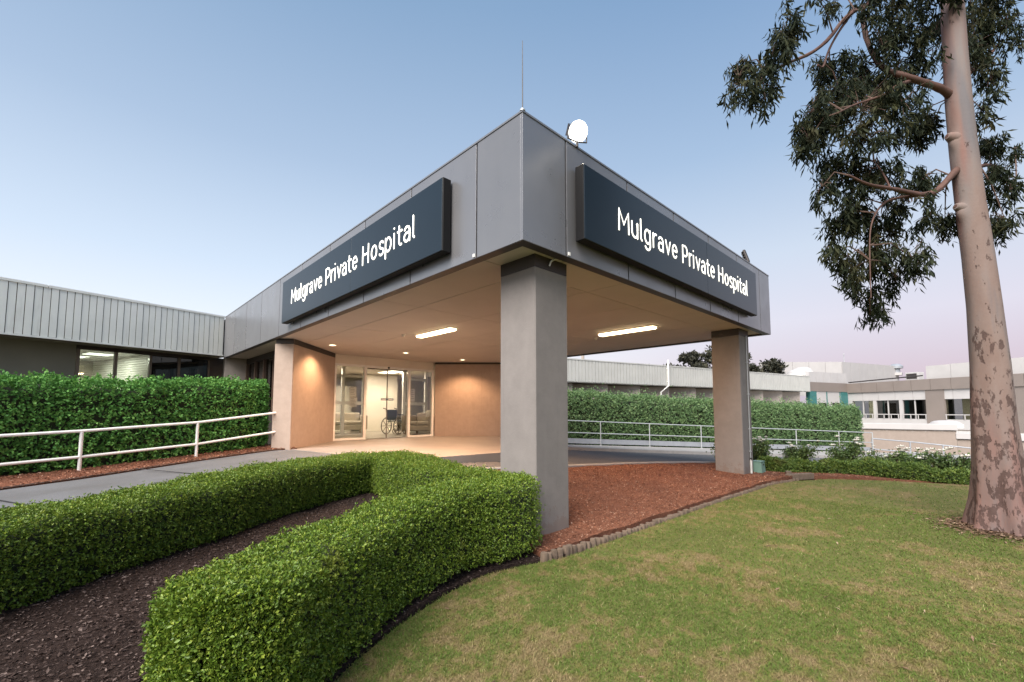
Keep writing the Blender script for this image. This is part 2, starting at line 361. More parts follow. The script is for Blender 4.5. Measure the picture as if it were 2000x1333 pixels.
def unit(a): return a / np.maximum(np.linalg.norm(a, axis=1, keepdims=True), 1e-9)
def leaf_arrays(P, N, Dv, L, W, fold=.25):
    """P bases, N leaf normals, Dv leaf directions; each leaf a folded blade of two triangles"""
    n = len(P); Dv = unit(Dv); N = unit(N - Dv * np.sum(N * Dv, axis=1, keepdims=True)); S = np.cross(N, Dv)
    L = np.broadcast_to(L, (n,))[:, None]; W = np.broadcast_to(W, (n,))[:, None]
    V = np.empty((n, 4, 3)); mid = P + Dv * L * .48
    V[:, 0] = P; V[:, 1] = mid + S * W * .5 + N * W * fold; V[:, 2] = P + Dv * L - N * L * .08; V[:, 3] = mid - S * W * .5 + N * W * fold
    k = np.arange(n)[:, None] * 4
    T = np.concatenate([k + np.array([[0, 3, 2]]), k + np.array([[0, 2, 1]])], axis=1).reshape(-1, 3)
    return V.reshape(-1, 3), T
def rand_dirs(n): return unit(RNG.normal(size=(n, 3)))
def resample(pts, n):
    p = np.array(pts, float); d = np.r_[0, np.cumsum(np.linalg.norm(np.diff(p[:, :2], axis=0), axis=1))]
    t = np.linspace(0, d[-1], n); return np.stack([np.interp(t, d, p[:, i]) for i in range(p.shape[1])], axis=1)
def smooth_line(pts, n, it=2):
    p = np.array(pts, float)
    for _ in range(it):
        q = .75 * p[:-1] + .25 * p[1:]; r_ = .25 * p[:-1] + .75 * p[1:]
        m = np.empty((2 * len(q), p.shape[1])); m[0::2] = q; m[1::2] = r_; p = np.vstack([p[:1], m, p[-1:]])
    return resample(p, n)
def in_poly(P, poly):
    x, y = P[:, 0], P[:, 1]; r_ = np.zeros(len(P), bool); q = np.array(poly); j = len(q) - 1
    for i in range(len(q)):
        c = ((q[i, 1] > y) != (q[j, 1] > y)) & (x < (q[j, 0] - q[i, 0]) * (y - q[i, 1]) / (q[j, 1] - q[i, 1] + 1e-12) + q[i, 0])
        r_ ^= c; j = i
    return r_
def strip(name, A, B, m, zf, nu=60, nv=10, skirt=.3, parent=None):
    """sheet between two plan curves, heights from zf(x, y, v), with a skirt below its edge"""
    a, b = smooth_line(A, nu), smooth_line(B, nu); mb = MB(); vs = []
    for i in range(nu):
        for j in range(nv):
            v = j / (nv - 1); x, y = a[i] * (1 - v) + b[i] * v; vs.append((x, y, zf(x, y, v)))
    fs = [(i * nv + j, (i + 1) * nv + j, (i + 1) * nv + j + 1, i * nv + j + 1) for i in range(nu - 1) for j in range(nv - 1)]
    if (b[0] - a[0])[0] * (a[1] - a[0])[1] - (b[0] - a[0])[1] * (a[1] - a[0])[0] > 0: fs = [f[::-1] for f in fs]
    ring = [i * nv for i in range(nu)] + [(nu - 1) * nv + j for j in range(1, nv)] + [i * nv + nv - 1 for i in range(nu - 2, -1, -1)] + [j for j in range(nv - 2, 0, -1)]
    k = len(vs); vs += [(vs[i][0], vs[i][1], vs[i][2] - skirt) for i in ring]
    fs += [(ring[i], ring[(i + 1) % len(ring)], k + (i + 1) % len(ring), k + i) for i in range(len(ring))]
    mb.add(vs, fs); mb.smooth = True
    return mb.build(name, m, parent)
def ribbon(A, z0f, w, h, side=1, n=60):
    """kerb: a bar of width w and height h along plan curve A"""
    a = smooth_line(A, n); mb = MB(); vs = []
    for i in range(n):
        t = a[min(i + 1, n - 1)] - a[max(i - 1, 0)]; t = t / np.hypot(*t); nx, ny = -t[1] * side, t[0] * side
        x, y = a[i]; z = z0f(x, y)
        for o, hh in ((0, -.25), (0, h - .015), (.015, h), (w - .015, h), (w, h - .015), (w, -.25)): vs.append((x + nx * o, y + ny * o, z + hh))
    fs = [(i * 6 + j, i * 6 + (j + 1) % 6, (i + 1) * 6 + (j + 1) % 6, (i + 1) * 6 + j) for i in range(n - 1) for j in range(6)]
    mb.add(vs, fs + [(0, 1, 2, 3, 4, 5)[::-1], tuple((n - 1) * 6 + j for j in range(6))]); return mb

# ------------------------------------------------------------------ the setting: ground, lawn, beds, path, drive
def zp(x, y=0):                      # paved levels: flat under the canopy, falling away to the east, gently to the west
    if x < 3: return -.05 - .037 * (3 - x)
    return -.05 - .05 * max(0, x - 5)
def zw(x):                           # the path ramps down from the porch to the west
    return .035 - .06 * (3 - max(0, min(3, x))) - .037 * max(0, -x)
def gz(x, y):
    z = -.50
    if x > 10: z -= .05 * (min(x, 30) - 10)
    if x > 30: z -= .09 * (min(x, 52) - 30)
    return z
gx = [-240, -120, -60, -30, -15, -8, -4, 0, 4, 8, 10, 12, 14, 16, 18, 20, 22, 24, 26, 28, 30, 34, 38, 42, 46, 52, 60, 80, 140, 320]
gy = [-240, -120, -60, -30, -15, -8, -4, 0, 4, 8, 12, 16, 20, 30, 60, 120, 320]
mb = MB(); mb.add([(x, y, gz(x, y)) for x in gx for y in gy], [(i * len(gy) + j, (i + 1) * len(gy) + j, (i + 1) * len(gy) + j + 1, i * len(gy) + j + 1) for i in range(len(gx) - 1) for j in range(len(gy) - 1)])
tag(mb.build('ground', M['ground']), kind='structure')
LAWN = [(-14, -16), (24, -16), (15, -5), (12.3, -1.7), (11.5, 0), (11.0, 1.2), (10.5, 1.95), (9.7, 2.36), (8.9, 2.52), (6, 2.60), (3.2, 2.62), (3.0, 2.66), (2.75, 2.74), (2.37, 2.80), (1.9, 2.70), (1.42, 2.52), (1.0, 2.29), (.66, 2.01), (.3, 1.6), (-1.0, .3), (-14, -9)]
mb = MB(); mb.prism(LAWN, -.60, -.42); tag(mb.build('lawn', M['lawn']), kind='structure')
HB_A = [(-2.5, -.9), (-1.0, .36), (.3, 1.63), (.66, 2.05), (1.0, 2.33), (1.42, 2.56), (1.9, 2.74), (2.37, 2.84), (2.75, 2.79), (3.0, 2.70), (3.25, 2.66)]
HB_B = [(-6, 1.6), (-2.4, 3.3), (-.5, 4.75), (.3, 5.25), (1.0, 5.75), (1.8, 6.3), (2.4, 6.5), (2.9, 6.6), (3.5, 6.6), (3.7, 6.3)]
def zbed(x, y, v): return -.405 + .19 * min(1, max(0, v * 1.25)) + .012 * math.sin(7 * x + 3 * y) * math.sin(5 * y)
tag(strip('mulch_bed', HB_A, HB_B, M['mulch_dark'], zbed, 70, 24), 'dark bark mulch between the two arms of the clipped hedge', 'mulch', kind='structure')
EDGE = [(3.0, 2.74), (6.0, 2.70), (8.9, 2.62), (9.8, 2.50), (10.7, 2.12), (11.25, 1.3), (11.8, 0), (12.7, -1.8), (15.6, -5)]
DR_N = [(3.75, 6.45), (4.4, 5.8), (5.2, 5.5), (6.6, 5.35), (9.1, 5.15), (11.3, 4.5), (14.5, 2.9), (18, .6), (22, -2.6), (27, -7)]
def zred(x, y, v):
    f = min(1, v / .75); f = f * f * (3 - 2 * f)
    base = -.36 - .045 * max(0, x - 10)
    return base * (1 - f) + (zp(x) - .015) * f + .010 * math.sin(6 * x) * math.sin(7 * y + x)
tag(strip('mulch_bed', [(3.0, 2.74)] + EDGE[1:], DR_N, M['mulch_red'], zred, 90, 20), 'reddish bark mulch under the canopy between the columns', 'mulch', kind='structure')
DR_F = [(3.9, 7.5), (4.2, 8.6), (5.5, 10.2), (8, 12.4), (10.2, 11.4), (11.6, 9.4), (15.3, 6.2), (20, 3.0), (25, -.3), (31, -4.5)]
tag(strip('driveway', DR_N, DR_F, M['asphalt'], lambda x, y, v: zp(x) - .03, 80, 12), kind='structure')
tag(ribbon(DR_N, lambda x, y: zp(x) - .03, .14, .05, -1, 80).build('kerb', M['kerb']), kind='structure')
FP_B = [(9.9, 13.2), (10.6, 12.6), (11.6, 11.9), (14.5, 10.25), (19.7, 7.35), (26.5, 3.55), (30, 1.5), (36, -2)]
FP_A = [(9.0, 12.2), (10.2, 11.4), (11.6, 9.4), (15.3, 6.2), (20, 3.0), (25, -.3), (31, -4.5), (37, -8)]
tag(strip('footpath', FP_A, FP_B, M['kerb'], lambda x, y, v: zp(x) + .07, 60, 6), kind='structure')
PA = [(-9, 2.5), (-4.5, 3.6), (-.9, 4.9), (.5, 5.6), (1.5, 6.25), (2.6, 6.75), (3.5, 6.85), (4.0, 7.0), (4.6, 6.95)]
PB = [(-9, 6.3), (-4, 7.9), (-.92, 9.24), (0, 9.62), (.55, 9.85), (1.65, 10.32), (2.6, 10.62), (3.1, 10.72), (3.6, 10.9)]
tag(strip('path', PA, PB, M['path'], lambda x, y, v: zw(x), 70, 8), kind='structure')
for x, y in ((-2.2, 6.2), (-.35, 7.2), (1.3, 8.2)):     # tooled joints across the path
    tag(MB().obox((x, y, zw(x) + .001), (-.42, 1), 3.6, .012, .008).build('path_joint', M['joint']), kind='structure')
MS_A = [(-9, 6.35), (-4, 7.95), (-.92, 9.29), (0, 9.67), (.55, 9.9), (1.65, 10.37), (2.6, 10.66), (3.2, 10.72), (3.42, 10.6)]
MS_B = [(-9, 9.6), (-4, 10.3), (-.92, 11.3), (0, 11.4), (.55, 11.6), (1.65, 11.9), (2.6, 12.1), (3.0, 11.9), (3.2, 11.3)]
tag(strip('mulch_bed', MS_A, MS_B, M['mulch_red'], lambda x, y, v: zw(x) + .02 + .05 * min(1, v * 3), 60, 6), 'strip of red bark mulch along the foot of the ivy hedge', 'mulch', kind='structure')
MS_K = ribbon(MS_A, lambda x, y: zw(x), .03, .035, 1, 60); tag(MS_K.build('timber_edge', M['frame_brown']), kind='structure')
SLAB = [(3.30, 10.62), (3.55, 9.0), (3.95, 7.3), (4.6, 6.95), (5.3, 6.86), (6.2, 6.80), (7.2, 7.15), (8.2, 8.0), (9.1, 9.2), (9.8, 10.6), (9.97, 11.05), (8.45, 12.7), (8.45, 13.0), (5.0, 13.0), (5.0, 12.62)]
mb = MB(); mb.prism(SLAB, -.4, .045); tag(mb.build('porch_floor', M['slab']), kind='structure')

# ------------------------------------------------------------------ entrance canopy
X0, Y0, X1, Y1, ZB, ZT, ZS = 2.876, 2.848, 10.42, 15.9, 2.54, 3.81, 2.57
can = thing('entrance_canopy', (6.6, 9.0, 0), 'grey metal clad entrance canopy on rendered square columns', 'canopy')
box('canopy_core', M['joint'], can, X0 + .03, X1 - .03, Y0 + .03, Y1 + .4, ZS + .02, ZT - .03)
pm = [M['panel'], M['panel_b'], M['panel_c']]
def fpanel(x0, x1, y0, y1):
    box('fascia_panel', random.choice(pm), can, x0, x1, y0, y1, ZB, ZT, bev=.0015)
g = .012
ys = [Y0, 3.545, 4.89, 6.235, 7.59, 8.98, 10.385, 11.83, 13.25, 14.6, Y1]
for i in range(len(ys) - 1):
    fpanel(X0, X0 + .03, ys[i] + (g if i else .03), ys[i + 1] - g)
xs = [X0, 3.53, 4.75, 6.01, 7.25, 8.52, 9.78, X1]
for i in range(len(xs) - 1):
    fpanel(xs[i] + g if i else X0, xs[i + 1] - (g if i < len(xs) - 2 else 0), Y0, Y0 + .03)
for i in range(9):
    fpanel(X1 - .03, X1, Y0 + .03 + g + i * 1.4, Y0 + .03 + (i + 1) * 1.4 - g)
MB().box(X0 - .008, X1 + .008, Y0 - .008, Y0 + .05, ZT, ZT + .02).build('parapet_cap', M['panel'], can)
MB().box(X0 - .008, X0 + .05, Y0 + .052, Y1, ZT, ZT + .02).build('parapet_cap', M['panel'], can)
# dark return under the fascia, then the soffit sheets with open joints
MB().box(X0 + .004, X0 + .115, Y0 + .12, Y1, ZB - .004, ZS).build('fascia_return', M['dark'], can)
MB().box(X0 + .004, X1 - .004, Y0 + .004, Y0 + .118, ZB - .004, ZS).build('fascia_return', M['dark'], can)
MB().box(X1 - .115, X1 - .004, Y0 + .12, 12.0, ZB - .004, ZS).build('fascia_return', M['dark'], can)
sx = [X0 + .117, 3.7, 4.9, 6.1, 7.3, 8.5, 9.7, X1 - .117]; sy = [Y0 + .12, 3.6, 6.0, 8.4, 10.8, 13.2, Y1]
for i in range(len(sx) - 1):
    for j in range(len(sy) - 1):
        if j == len(sy) - 2 and i > 1: continue
        box('soffit_panel', M['soffit'], can, sx[i] + .006, sx[i + 1] - .006, sy[j] + .006, sy[j + 1] - .006, ZS - .006, ZS + .02)
def column(x, y, w, d, zb, label):
    c = MB().box(x, x + w, y, y + d, zb, 2.43, bev=.012).build('column', M['column'], can); c['label'] = label
    MB().box(x + .004, x + w - .004, y + .004, y + d - .004, 2.43, ZS - .006).build('collar', M['dark'], c)
    return c
cn = column(3.27, 3.06, .53, .54, -.55, 'near corner column beside the clipped hedge')
cr = column(9.27, 3.10, .53, .55, -.6, 'far column standing in red mulch')
for x, y in ((X0 - .004, 3.58), (3.57, Y0 - .004)):
    MB().box(x - .006 if y > 3 else x - .015, x + .006 if y > 3 else x + .015, y - .015 if y > 3 else y - .006, y + .015 if y > 3 else y + .006, ZB + .015, ZB + .05).build('clip', M['white'], can)
MB().tube([(3.55, 2.98, 2.55), (3.52, 3.0, 2.545), (3.49, 3.03, 2.52), (3.48, 3.045, 2.47)], .011, 6).build('cable', M['rail_grey'], can)
# lightning rod at the corner
lr = thing('lightning_rod', (X0 + .01, Y0 + .01, ZT + .02), 'thin metal rod rising from the canopy corner', 'rod')
MB().tube([(X0 + .012, Y0 + .012, ZT + .02), (X0 + .012, Y0 + .012, 4.18), (X0 + .012, Y0 + .012, 4.56)], [.0055, .005, .003], 6).build('rod', M['dark'], lr)
MB().lathe((X0 + .012, Y0 + .012, ZT + .02), [(.0, 0), (.028, 0), (.028, .012), (.012, .03), (0, .03)], 10).build('base_socket', M['rail_grey'], lr)

# ------------------------------------------------------------------ lit signs
GL = {}
def arc(cx, cy, rx, ry, a0, a1, n=10): return [(cx + rx * math.cos(R(a0 + (a1 - a0) * i / n)), cy + ry * math.sin(R(a0 + (a1 - a0) * i / n))) for i in range(n + 1)]
GL['M'] = (1.08, [[(0, 0), (.03, 1), (.42, .34), (.81, 1), (.84, 0)]])
GL['u'] = (.77, [[(0, .72)] + arc(.25, .25, .25, .25, 180, 360) + [(.5, .72)], [(.5, .72), (.5, 0)]])
GL['l'] = (.33, [[(0, 1.06), (0, .16)] + arc(.13, .16, .13, .14, 180, 255, 5)])
GL['g'] = (.80, [arc(.27, .37, .27, .35, 40, 320, 18), [(.52, .72), (.53, -.06)] + arc(.27, -.06, .26, .24, 0, -150, 9)])
GL['r'] = (.50, [[(0, 0), (0, .72)], arc(.27, .38, .27, .34, 175, 80, 7)])
GL['a'] = (.74, [[(.04, .60)] + arc(.24, .48, .24, .24, 125, 0, 7) + [(.48, 0)], [(.48, .42), (.26, .42)] + arc(.22, .215, .22, .205, 100, 270, 9) + [(.34, .03), (.48, .16)]])
GL['v'] = (.70, [[(0, .72), (.25, .01), (.50, .72)]])
GL['e'] = (.76, [[(.02, .39), (.53, .39)] + arc(.27, .37, .26, .35, 5, 318, 18)])
GL['P'] = (.80, [[(0, 0), (0, 1), (.27, 1)] + arc(.29, .71, .29, .29, 90, -90, 10) + [(0, .42)]])
GL['i'] = (.32, [[(0, 0), (0, .72)], [(0, 1.0), (.001, 1.005)]])
GL['t'] = (.54, [[(.11, .95), (.11, .2)] + arc(.29, .2, .18, .19, 180, 285, 7), [(-.03, .70), (.36, .70)]])
GL['H'] = (.98, [[(0, 0), (0, 1)], [(.66, 0), (.66, 1)], [(0, .52), (.66, .52)]])
GL['o'] = (.80, [arc(.28, .36, .28, .35, 0, 360, 22)])
GL['s'] = (.62, [[(.42, .62)] + arc(.23, .54, .2, .18, 60, 225, 8) + [(.30, .32)] + arc(.22, .18, .22, .18, 55, -140, 9)])
GL['p'] = (.80, [[(0, .72), (0, -.30)], arc(.27, .36, .27, .35, 140, -140, 18)])
TEXT = 'Mulgrave Private Hospital'
def sign(name, label, origin, ux, nrm, zc, length, height, depth, t0, t1, base, cap):
    """ux: plan direction in reading order, nrm: outward plan normal, text runs from t0 to t1 metres along ux"""
    o = Vector((*origin, 0)); U = Vector((*ux, 0)); Nn = Vector((*nrm, 0)); c = o + U * length / 2
    s = thing(name, (c.x, c.y, zc - height / 2), label, 'sign', 'illuminated hospital name signs')
    cc = c + Nn * (depth / 2 + .012)
    MB().obox((cc.x, cc.y, zc), ux, length, depth - .02, height, .006).build('sign_box', M['sign_edge'], s)
    half = 0.58
    for a, b in ((.006, length * half - .0015), (length * half + .0015, length - .006)) if name == 'wall_sign' else ():
        q = o + U * ((a + b) / 2) + Nn * (depth + .006); MB().obox((q.x, q.y, zc), ux, b - a, .012, height - .012, .003).build('face_panel', M['sign'], s)
    for k in range(3):
        q = o + U * (length * (k + .5) / 3) + Nn * .006; MB().obox((q.x, q.y, zc), ux, .5, .014, .1).build('mount', M['sign_edge'], s)
    total = sum(GL[ch][0] + .05 if ch != ' ' else .44 for ch in TEXT) - .27; kx = (t1 - t0) / (total * cap)
    x = 0; r = .056 * cap
    for ch in TEXT:
        if ch == ' ': x += .44; continue
        mb = MB()
        for st in GL[ch][1]:
            pts = [(0, st[0][0] * kx * cap, st[0][1] * cap)] if False else [(p[0] * kx * cap, 0, p[1] * cap) for p in st]
            q = MB(); q.tube(pts, r, 8, True, True)
            mb.add([(v[0], v[1] * .3, v[2]) for v in q.v], q.f)
        fr = o + U * (t0 + x * kx * cap) + Nn * (depth + .016)
        mb.v = [tuple(fr + U * v[0] + Nn * v[1] + Vector((0, 0, base + v[2]))) for v in mb.v]; mb.smooth = True
        mb.build('letter', M['letter'], s); x += GL[ch][0] + .05
    return s
sL = sign('wall_sign', 'navy lit name sign on the left face of the canopy', (X0, 9.70), (0, -1), (-1, 0), 3.13, 5.72, .86, .13, .60, 5.14, 3.02, .262)
sR = sign('wall_sign', 'navy lit name sign on the right face of the canopy', (3.66, Y0), (1, 0), (0, -1), 3.14, 5.45, .83, .13, .66, 4.93, 3.02, .252)

# ------------------------------------------------------------------ floodlights on the parapet
def floodlight(x, y, z, yaw, pitch, lit, label):
    t = thing('floodlight', (x, y, ZT + .02), label, 'floodlight')
    Rm = Matrix.Translation((x, y, z)) @ Matrix.Rotation(yaw, 4, 'Z') @ Matrix.Rotation(pitch, 4, 'X')
    def tr(mb): mb.v = [tuple(Rm @ Vector(v)) for v in mb.v]; return mb
    def drum(prof): q = MB().lathe((0, 0, 0), prof, 24); q.v = [(v[0], v[2], v[1]) for v in q.v]; q.f = [f[::-1] for f in q.f]; return tr(q)
    drum([(0, .05), (.09, .05), (.105, .02), (.11, -.03), (.10, -.036), (.09, -.030), (0, -.030)]).build('housing', M['dark'], t)
    drum([(.112, -.030), (.111, -.037), (.08, -.045), (.04, -.050), (0, -.052)]).build('lens', M['flood'] if lit else M['glass_dark'], t)
    fins = MB()
    for k in range(6): fins.box(-.09 + k * .034, -.083 + k * .034, .05, .085, -.06, .06)
    tr(fins).build('heat_sink', M['dark'], t)
    MB().tube([(x + .12 * math.cos(yaw), y + .12 * math.sin(yaw), z), (x + .12 * math.cos(yaw), y + .12 * math.sin(yaw), z - .10), (x, y, z - .12), (x - .12 * math.cos(yaw), y - .12 * math.sin(yaw), z - .10), (x - .12 * math.cos(yaw), y - .12 * math.sin(yaw), z)], .008, 6).build('bracket', M['dark'], t)
    MB().tube([(x, y, ZT + .0), (x, y, z - .115)], .014, 8).build('stem', M['dark'], t)
    if lit:
        ld = bpy.data.lights.new('flood_beam', 'SPOT'); ld.energy = 170; ld.color = (1, .90, .74); ld.spot_size = R(125); ld.spot_blend = .7; ld.shadow_soft_size = .08
        lo = bpy.data.objects.new('flood_beam', ld); COL.objects.link(lo); lo.location = Rm @ Vector((0, -.07, 0))
        lo.rotation_euler = (Rm.to_3x3() @ Vector((0, 1, 0))).to_track_quat('Z', 'Y').to_euler(); lo.parent = t; lo.matrix_parent_inverse = Matrix.Translation(-t.location)
floodlight(3.71, 2.83, 3.985, R(-22), R(34), True, 'lit floodlight glaring above the canopy parapet near the lightning rod')
fl2 = thing('panel_floodlight', (9.5, 3.0, ZT), 'dark slanted floodlight above the far end of the right sign', 'floodlight')
Fm = Matrix.Translation((9.52, 2.99, 4.03)) @ Matrix.Rotation(R(17), 4, 'Z') @ Matrix.Rotation(R(-17), 4, 'X')
def F2(mb): mb.v = [tuple(Fm @ Vector(v)) for v in mb.v]; return mb
F2(MB().box(-.13, .13, -.022, .022, -.13, .15, bev=.01)).build('housing', M['dark'], fl2); F2(MB().box(-.115, .115, -.03, -.0225, -.115, .135)).build('lens', M['glass_dark'], fl2)
for k in range(5): F2(MB().box(-.11, .11, .022, .05, -.10 + k * .055, -.09 + k * .055)).build('fin', M['dark'], fl2)
MB().tube([(9.5, 3.0, ZT), (9.51, 2.995, 3.92)], .016, 8).build('stem', M['dark'], fl2)

# ------------------------------------------------------------------ ceiling lamps
def warm_spot(p, e, size, parent, blend=.6, col=(1, .58, .31)):
    ld = bpy.data.lights.new('lamp', 'SPOT'); ld.energy = e; ld.color = col; ld.spot_size = R(size); ld.spot_blend = blend; ld.shadow_soft_size = .06
    lo = bpy.data.objects.new('lamp', ld); COL.objects.link(lo); lo.location = p; lo.parent = parent
    if parent.type == 'EMPTY': lo.matrix_parent_inverse = Matrix.Translation(-parent.location)
def downlight(x, y, label, e=26, z=ZS - .006):
    t = thing('downlight', (x, y, z), label, 'downlight', 'round downlights in the canopy soffit')
    MB().lathe((x, y, z), [(.072, -.001), (.098, -.001), (.102, -.010), (.094, -.016), (.076, -.008), (.072, -.001)], 24).build('trim_ring', M['white'], t)
    MB().disc((x, y), .073, z - .0045, z - .002, 20).build('diffuser', M['lamp_warm'], t)
    warm_spot((x, y, z - .03), e, 135, t)
downlight(4.30, 11.0, 'round warm downlight nearest the splayed wall left of the doors', 105)
downlight(6.40, 11.05, 'round warm downlight in front of the glass entrance doors', 110)
downlight(8.62, 11.3, 'round warm downlight washing the rendered wall right of the doors', 118)
def linear_light(x, y, label, e):
    t = thing('linear_light', (x, y, ZS - .006), label, 'ceiling light', 'long ceiling lights under the canopy')
    z = ZS - .006; L, w = .64, .085
    MB().box(x - w - .012, x + w + .012, y - L - .012, y + L + .012, z - .022, z - .001, bev=.004).build('housing', M['white'], t)
    MB().box(x - w, x + w, y - L, y + L, z - .062, z - .0225, bev=.02).build('diffuser', M['lamp_tube'], t)
    ld = bpy.data.lights.new('lamp', 'AREA'); ld.shape = 'RECTANGLE'; ld.size = w * 2; ld.size_y = L * 2; ld.energy = e; ld.color = (1, .58, .32)
    lo = bpy.data.objects.new('lamp', ld); COL.objects.link(lo); lo.location = (x, y, z - .08); lo.parent = t; lo.matrix_parent_inverse = Matrix.Translation(-t.location)
linear_light(5.10, 7.62, 'long warm ceiling light facing the entrance doors', 125)
linear_light(7.80, 4.76, 'long warm ceiling light over the mulch between the columns', 34)
def sensor(x, y, label):
    t = thing('ceiling_sensor', (x, y, ZS - .006), label, 'sensor'); z = ZS - .006
    MB().lathe((x, y, z), [(0, -.001), (.05, -.001), (.05, -.012), (.035, -.02), (0, -.02)], 14).build('base', M['pvc'], t)
    MB().lathe((x, y, z - .02), [(.034, 0), (.032, -.02), (.018, -.035), (0, -.038)], 14).build('dome', M['pvc'], t)
sensor(4.80, 8.40, 'small round sensor beside the long light near the doors')
sensor(8.15, 5.75, 'small round sensor beside the long light over the mulch')

# ------------------------------------------------------------------ entrance: splayed walls, glazed doors, lobby
DY, DX0, DX1, FZ = 12.72, 5.02, 8.45, .045
ent = thing('entrance_block', (6.7, 13, 0), 'rendered splay walls and lobby block around the glass doors', 'building')
def wall_seg(a, b, z0, z1, th, m, name='wall', side=1, par=None):
    d = Vector((b[0] - a[0], b[1] - a[1])); L = d.length; d.normalize(); n = Vector((-d.y, d.x)) * side
    c = ((a[0] + b[0]) / 2 + n.x * th / 2, (a[1] + b[1]) / 2 + n.y * th / 2, (z0 + z1) / 2)
    return MB().obox(c, (d.x, d.y), L, th, z1 - z0, .008).build(name, m, par or ent)
LW0 = (3.27, 10.62); LW1 = (DX0, 12.60)
w = wall_seg(LW0, LW1, -.45, 2.44, .42, M['wall'], 'splay_wall', 1)
wall_seg((3.275, 10.63), LW1, 2.441, ZS - .007, .40, M['dark'], 'wall_collar', 1)
RW0 = (DX1, DY - .1); RW1 = (10.35, 10.78)
wall_seg(RW0, RW1, -.45, 2.50, .40, M['wall'], 'splay_wall', 1); wall_seg(RW0, (10.34, 10.79), 2.501, ZS - .007, .38, M['dark'], 'wall_collar', 1)
# lobby shell
box('lobby_floor', M['lobby_floor'], ent, 3.7, 13.2, DY + .06, 19.6, -.3, FZ)
box('lobby_ceiling', M['cream'], ent, 3.7, 13.2, DY + .1, 19.6, 2.46, 2.52)
box('back_wall', M['cream'], ent, 3.7, 13.2, 19.5, 19.7, FZ, 2.46)
box('side_wall', M['cream'], ent, 13.0, 13.2, DY + .5, 19.5, FZ, 2.46)
box('front_wall', M['cream'], ent, DX1 + .32, 13.0, DY + .2, DY + .4, FZ, 2.46)
box('roof', M['roof'], ent, 3.5, 13.3, DY + .4, 20, 2.6, 2.8)
# side windows of the lobby (facing the ivy hedge) in brown frames
box('sill_wall', M['dark'], ent, 3.56, 3.72, 12.0, 16.3, -.4, .9)  # wall coloured dark to stand for the shaded void here
box('window_head', M['dark'], ent, 3.55, 3.72, 11.9, 16.3, 2.40, 2.56)
for y in (12.2, 13.15, 14.1, 15.05, 16.0):
    box('window_post', M['frame_brown'], ent, 3.54, 3.68, y - .05, y + .05, .9, 2.4)
for i in range(4):
    wd = box('window', M['glass_office'], ent, 3.60, 3.612, 12.2 + i * .95 + .05, 13.15 + i * .95 - .05, .9, 2.4)
    for k in range(4):
        y = 12.28 + i * .95 + k * .2
        MB().obox((3.70, y + .1, 1.65), (.25, 1), .17, .004, 1.48).build('vertical_blind', M['blind'], wd)
box('corner_pier', M['beige'], ent, 2.95, 3.54, 16.05, 16.3, -.4, 2.6, bev=.01)
# shop-front: header panels, white frame, fixed lights and two sliding leaves
sf = thing('entrance_doors', (6.7, DY, FZ), 'white framed glass entrance doors with side lights', 'doors')
fr = M['white']
for i, (a, b) in enumerate(((DX0 + .01, 5.985), (5.99, 7.50), (7.505, DX1 - .01))):
    box('header_panel', M['cream'], sf, a, b, DY - .03, DY + .02, 2.30, ZS - .008, bev=.003)
box('head_rail', fr, sf, DX0, DX1, DY - .05, DY + .05, 2.235, 2.299, bev=.005)
for x in (DX0 + .035, 5.985, 7.50, DX1 - .035):
    box('frame_post', fr, sf, x - .04, x + .04, DY - .051, DY + .049, FZ, 2.234, bev=.005)
for a, b in ((DX0 + .075, 5.945), (7.54, DX1 - .075)):
    box('sill', fr, sf, a, b, DY - .049, DY + .047, FZ, FZ + .06, bev=.005)
    box('pane', M['glass'], sf, a, b, DY - .004, DY + .004, FZ + .061, 2.234)
for a, b in ((6.03, 6.735), (6.745, 7.455)):
    lf = box('door_leaf', M['glass'], sf, a, b, DY + .016, DY + .024, FZ + .012, 2.19)
    box('top_rail', M['bronze'], lf, a, b, DY + .008, DY + .032, 2.191, 2.228)
    e = b if b < 6.74 else a
    box('edge_seal', M['bronze'], lf, e - .006, e + .006, DY + .006, DY + .034, FZ + .012, 2.19)
    c = e - .11 if b < 6.74 else e + .11
    st = box('sticker', M['blue'], lf, c - .10, c + .10, DY + .008, DY + .0095, 1.235, 1.30)
    box('sticker_print', M['paper'], st, c - .075, c + .075, DY + .006, DY + .0075, 1.255, 1.28)
MB().lathe((6.74, DY - .06, 2.262), [(0, -.03), (.03, -.03), (.035, 0), (.03, .03), (0, .03)], 12).build('motion_sensor', M['dark'], sf)
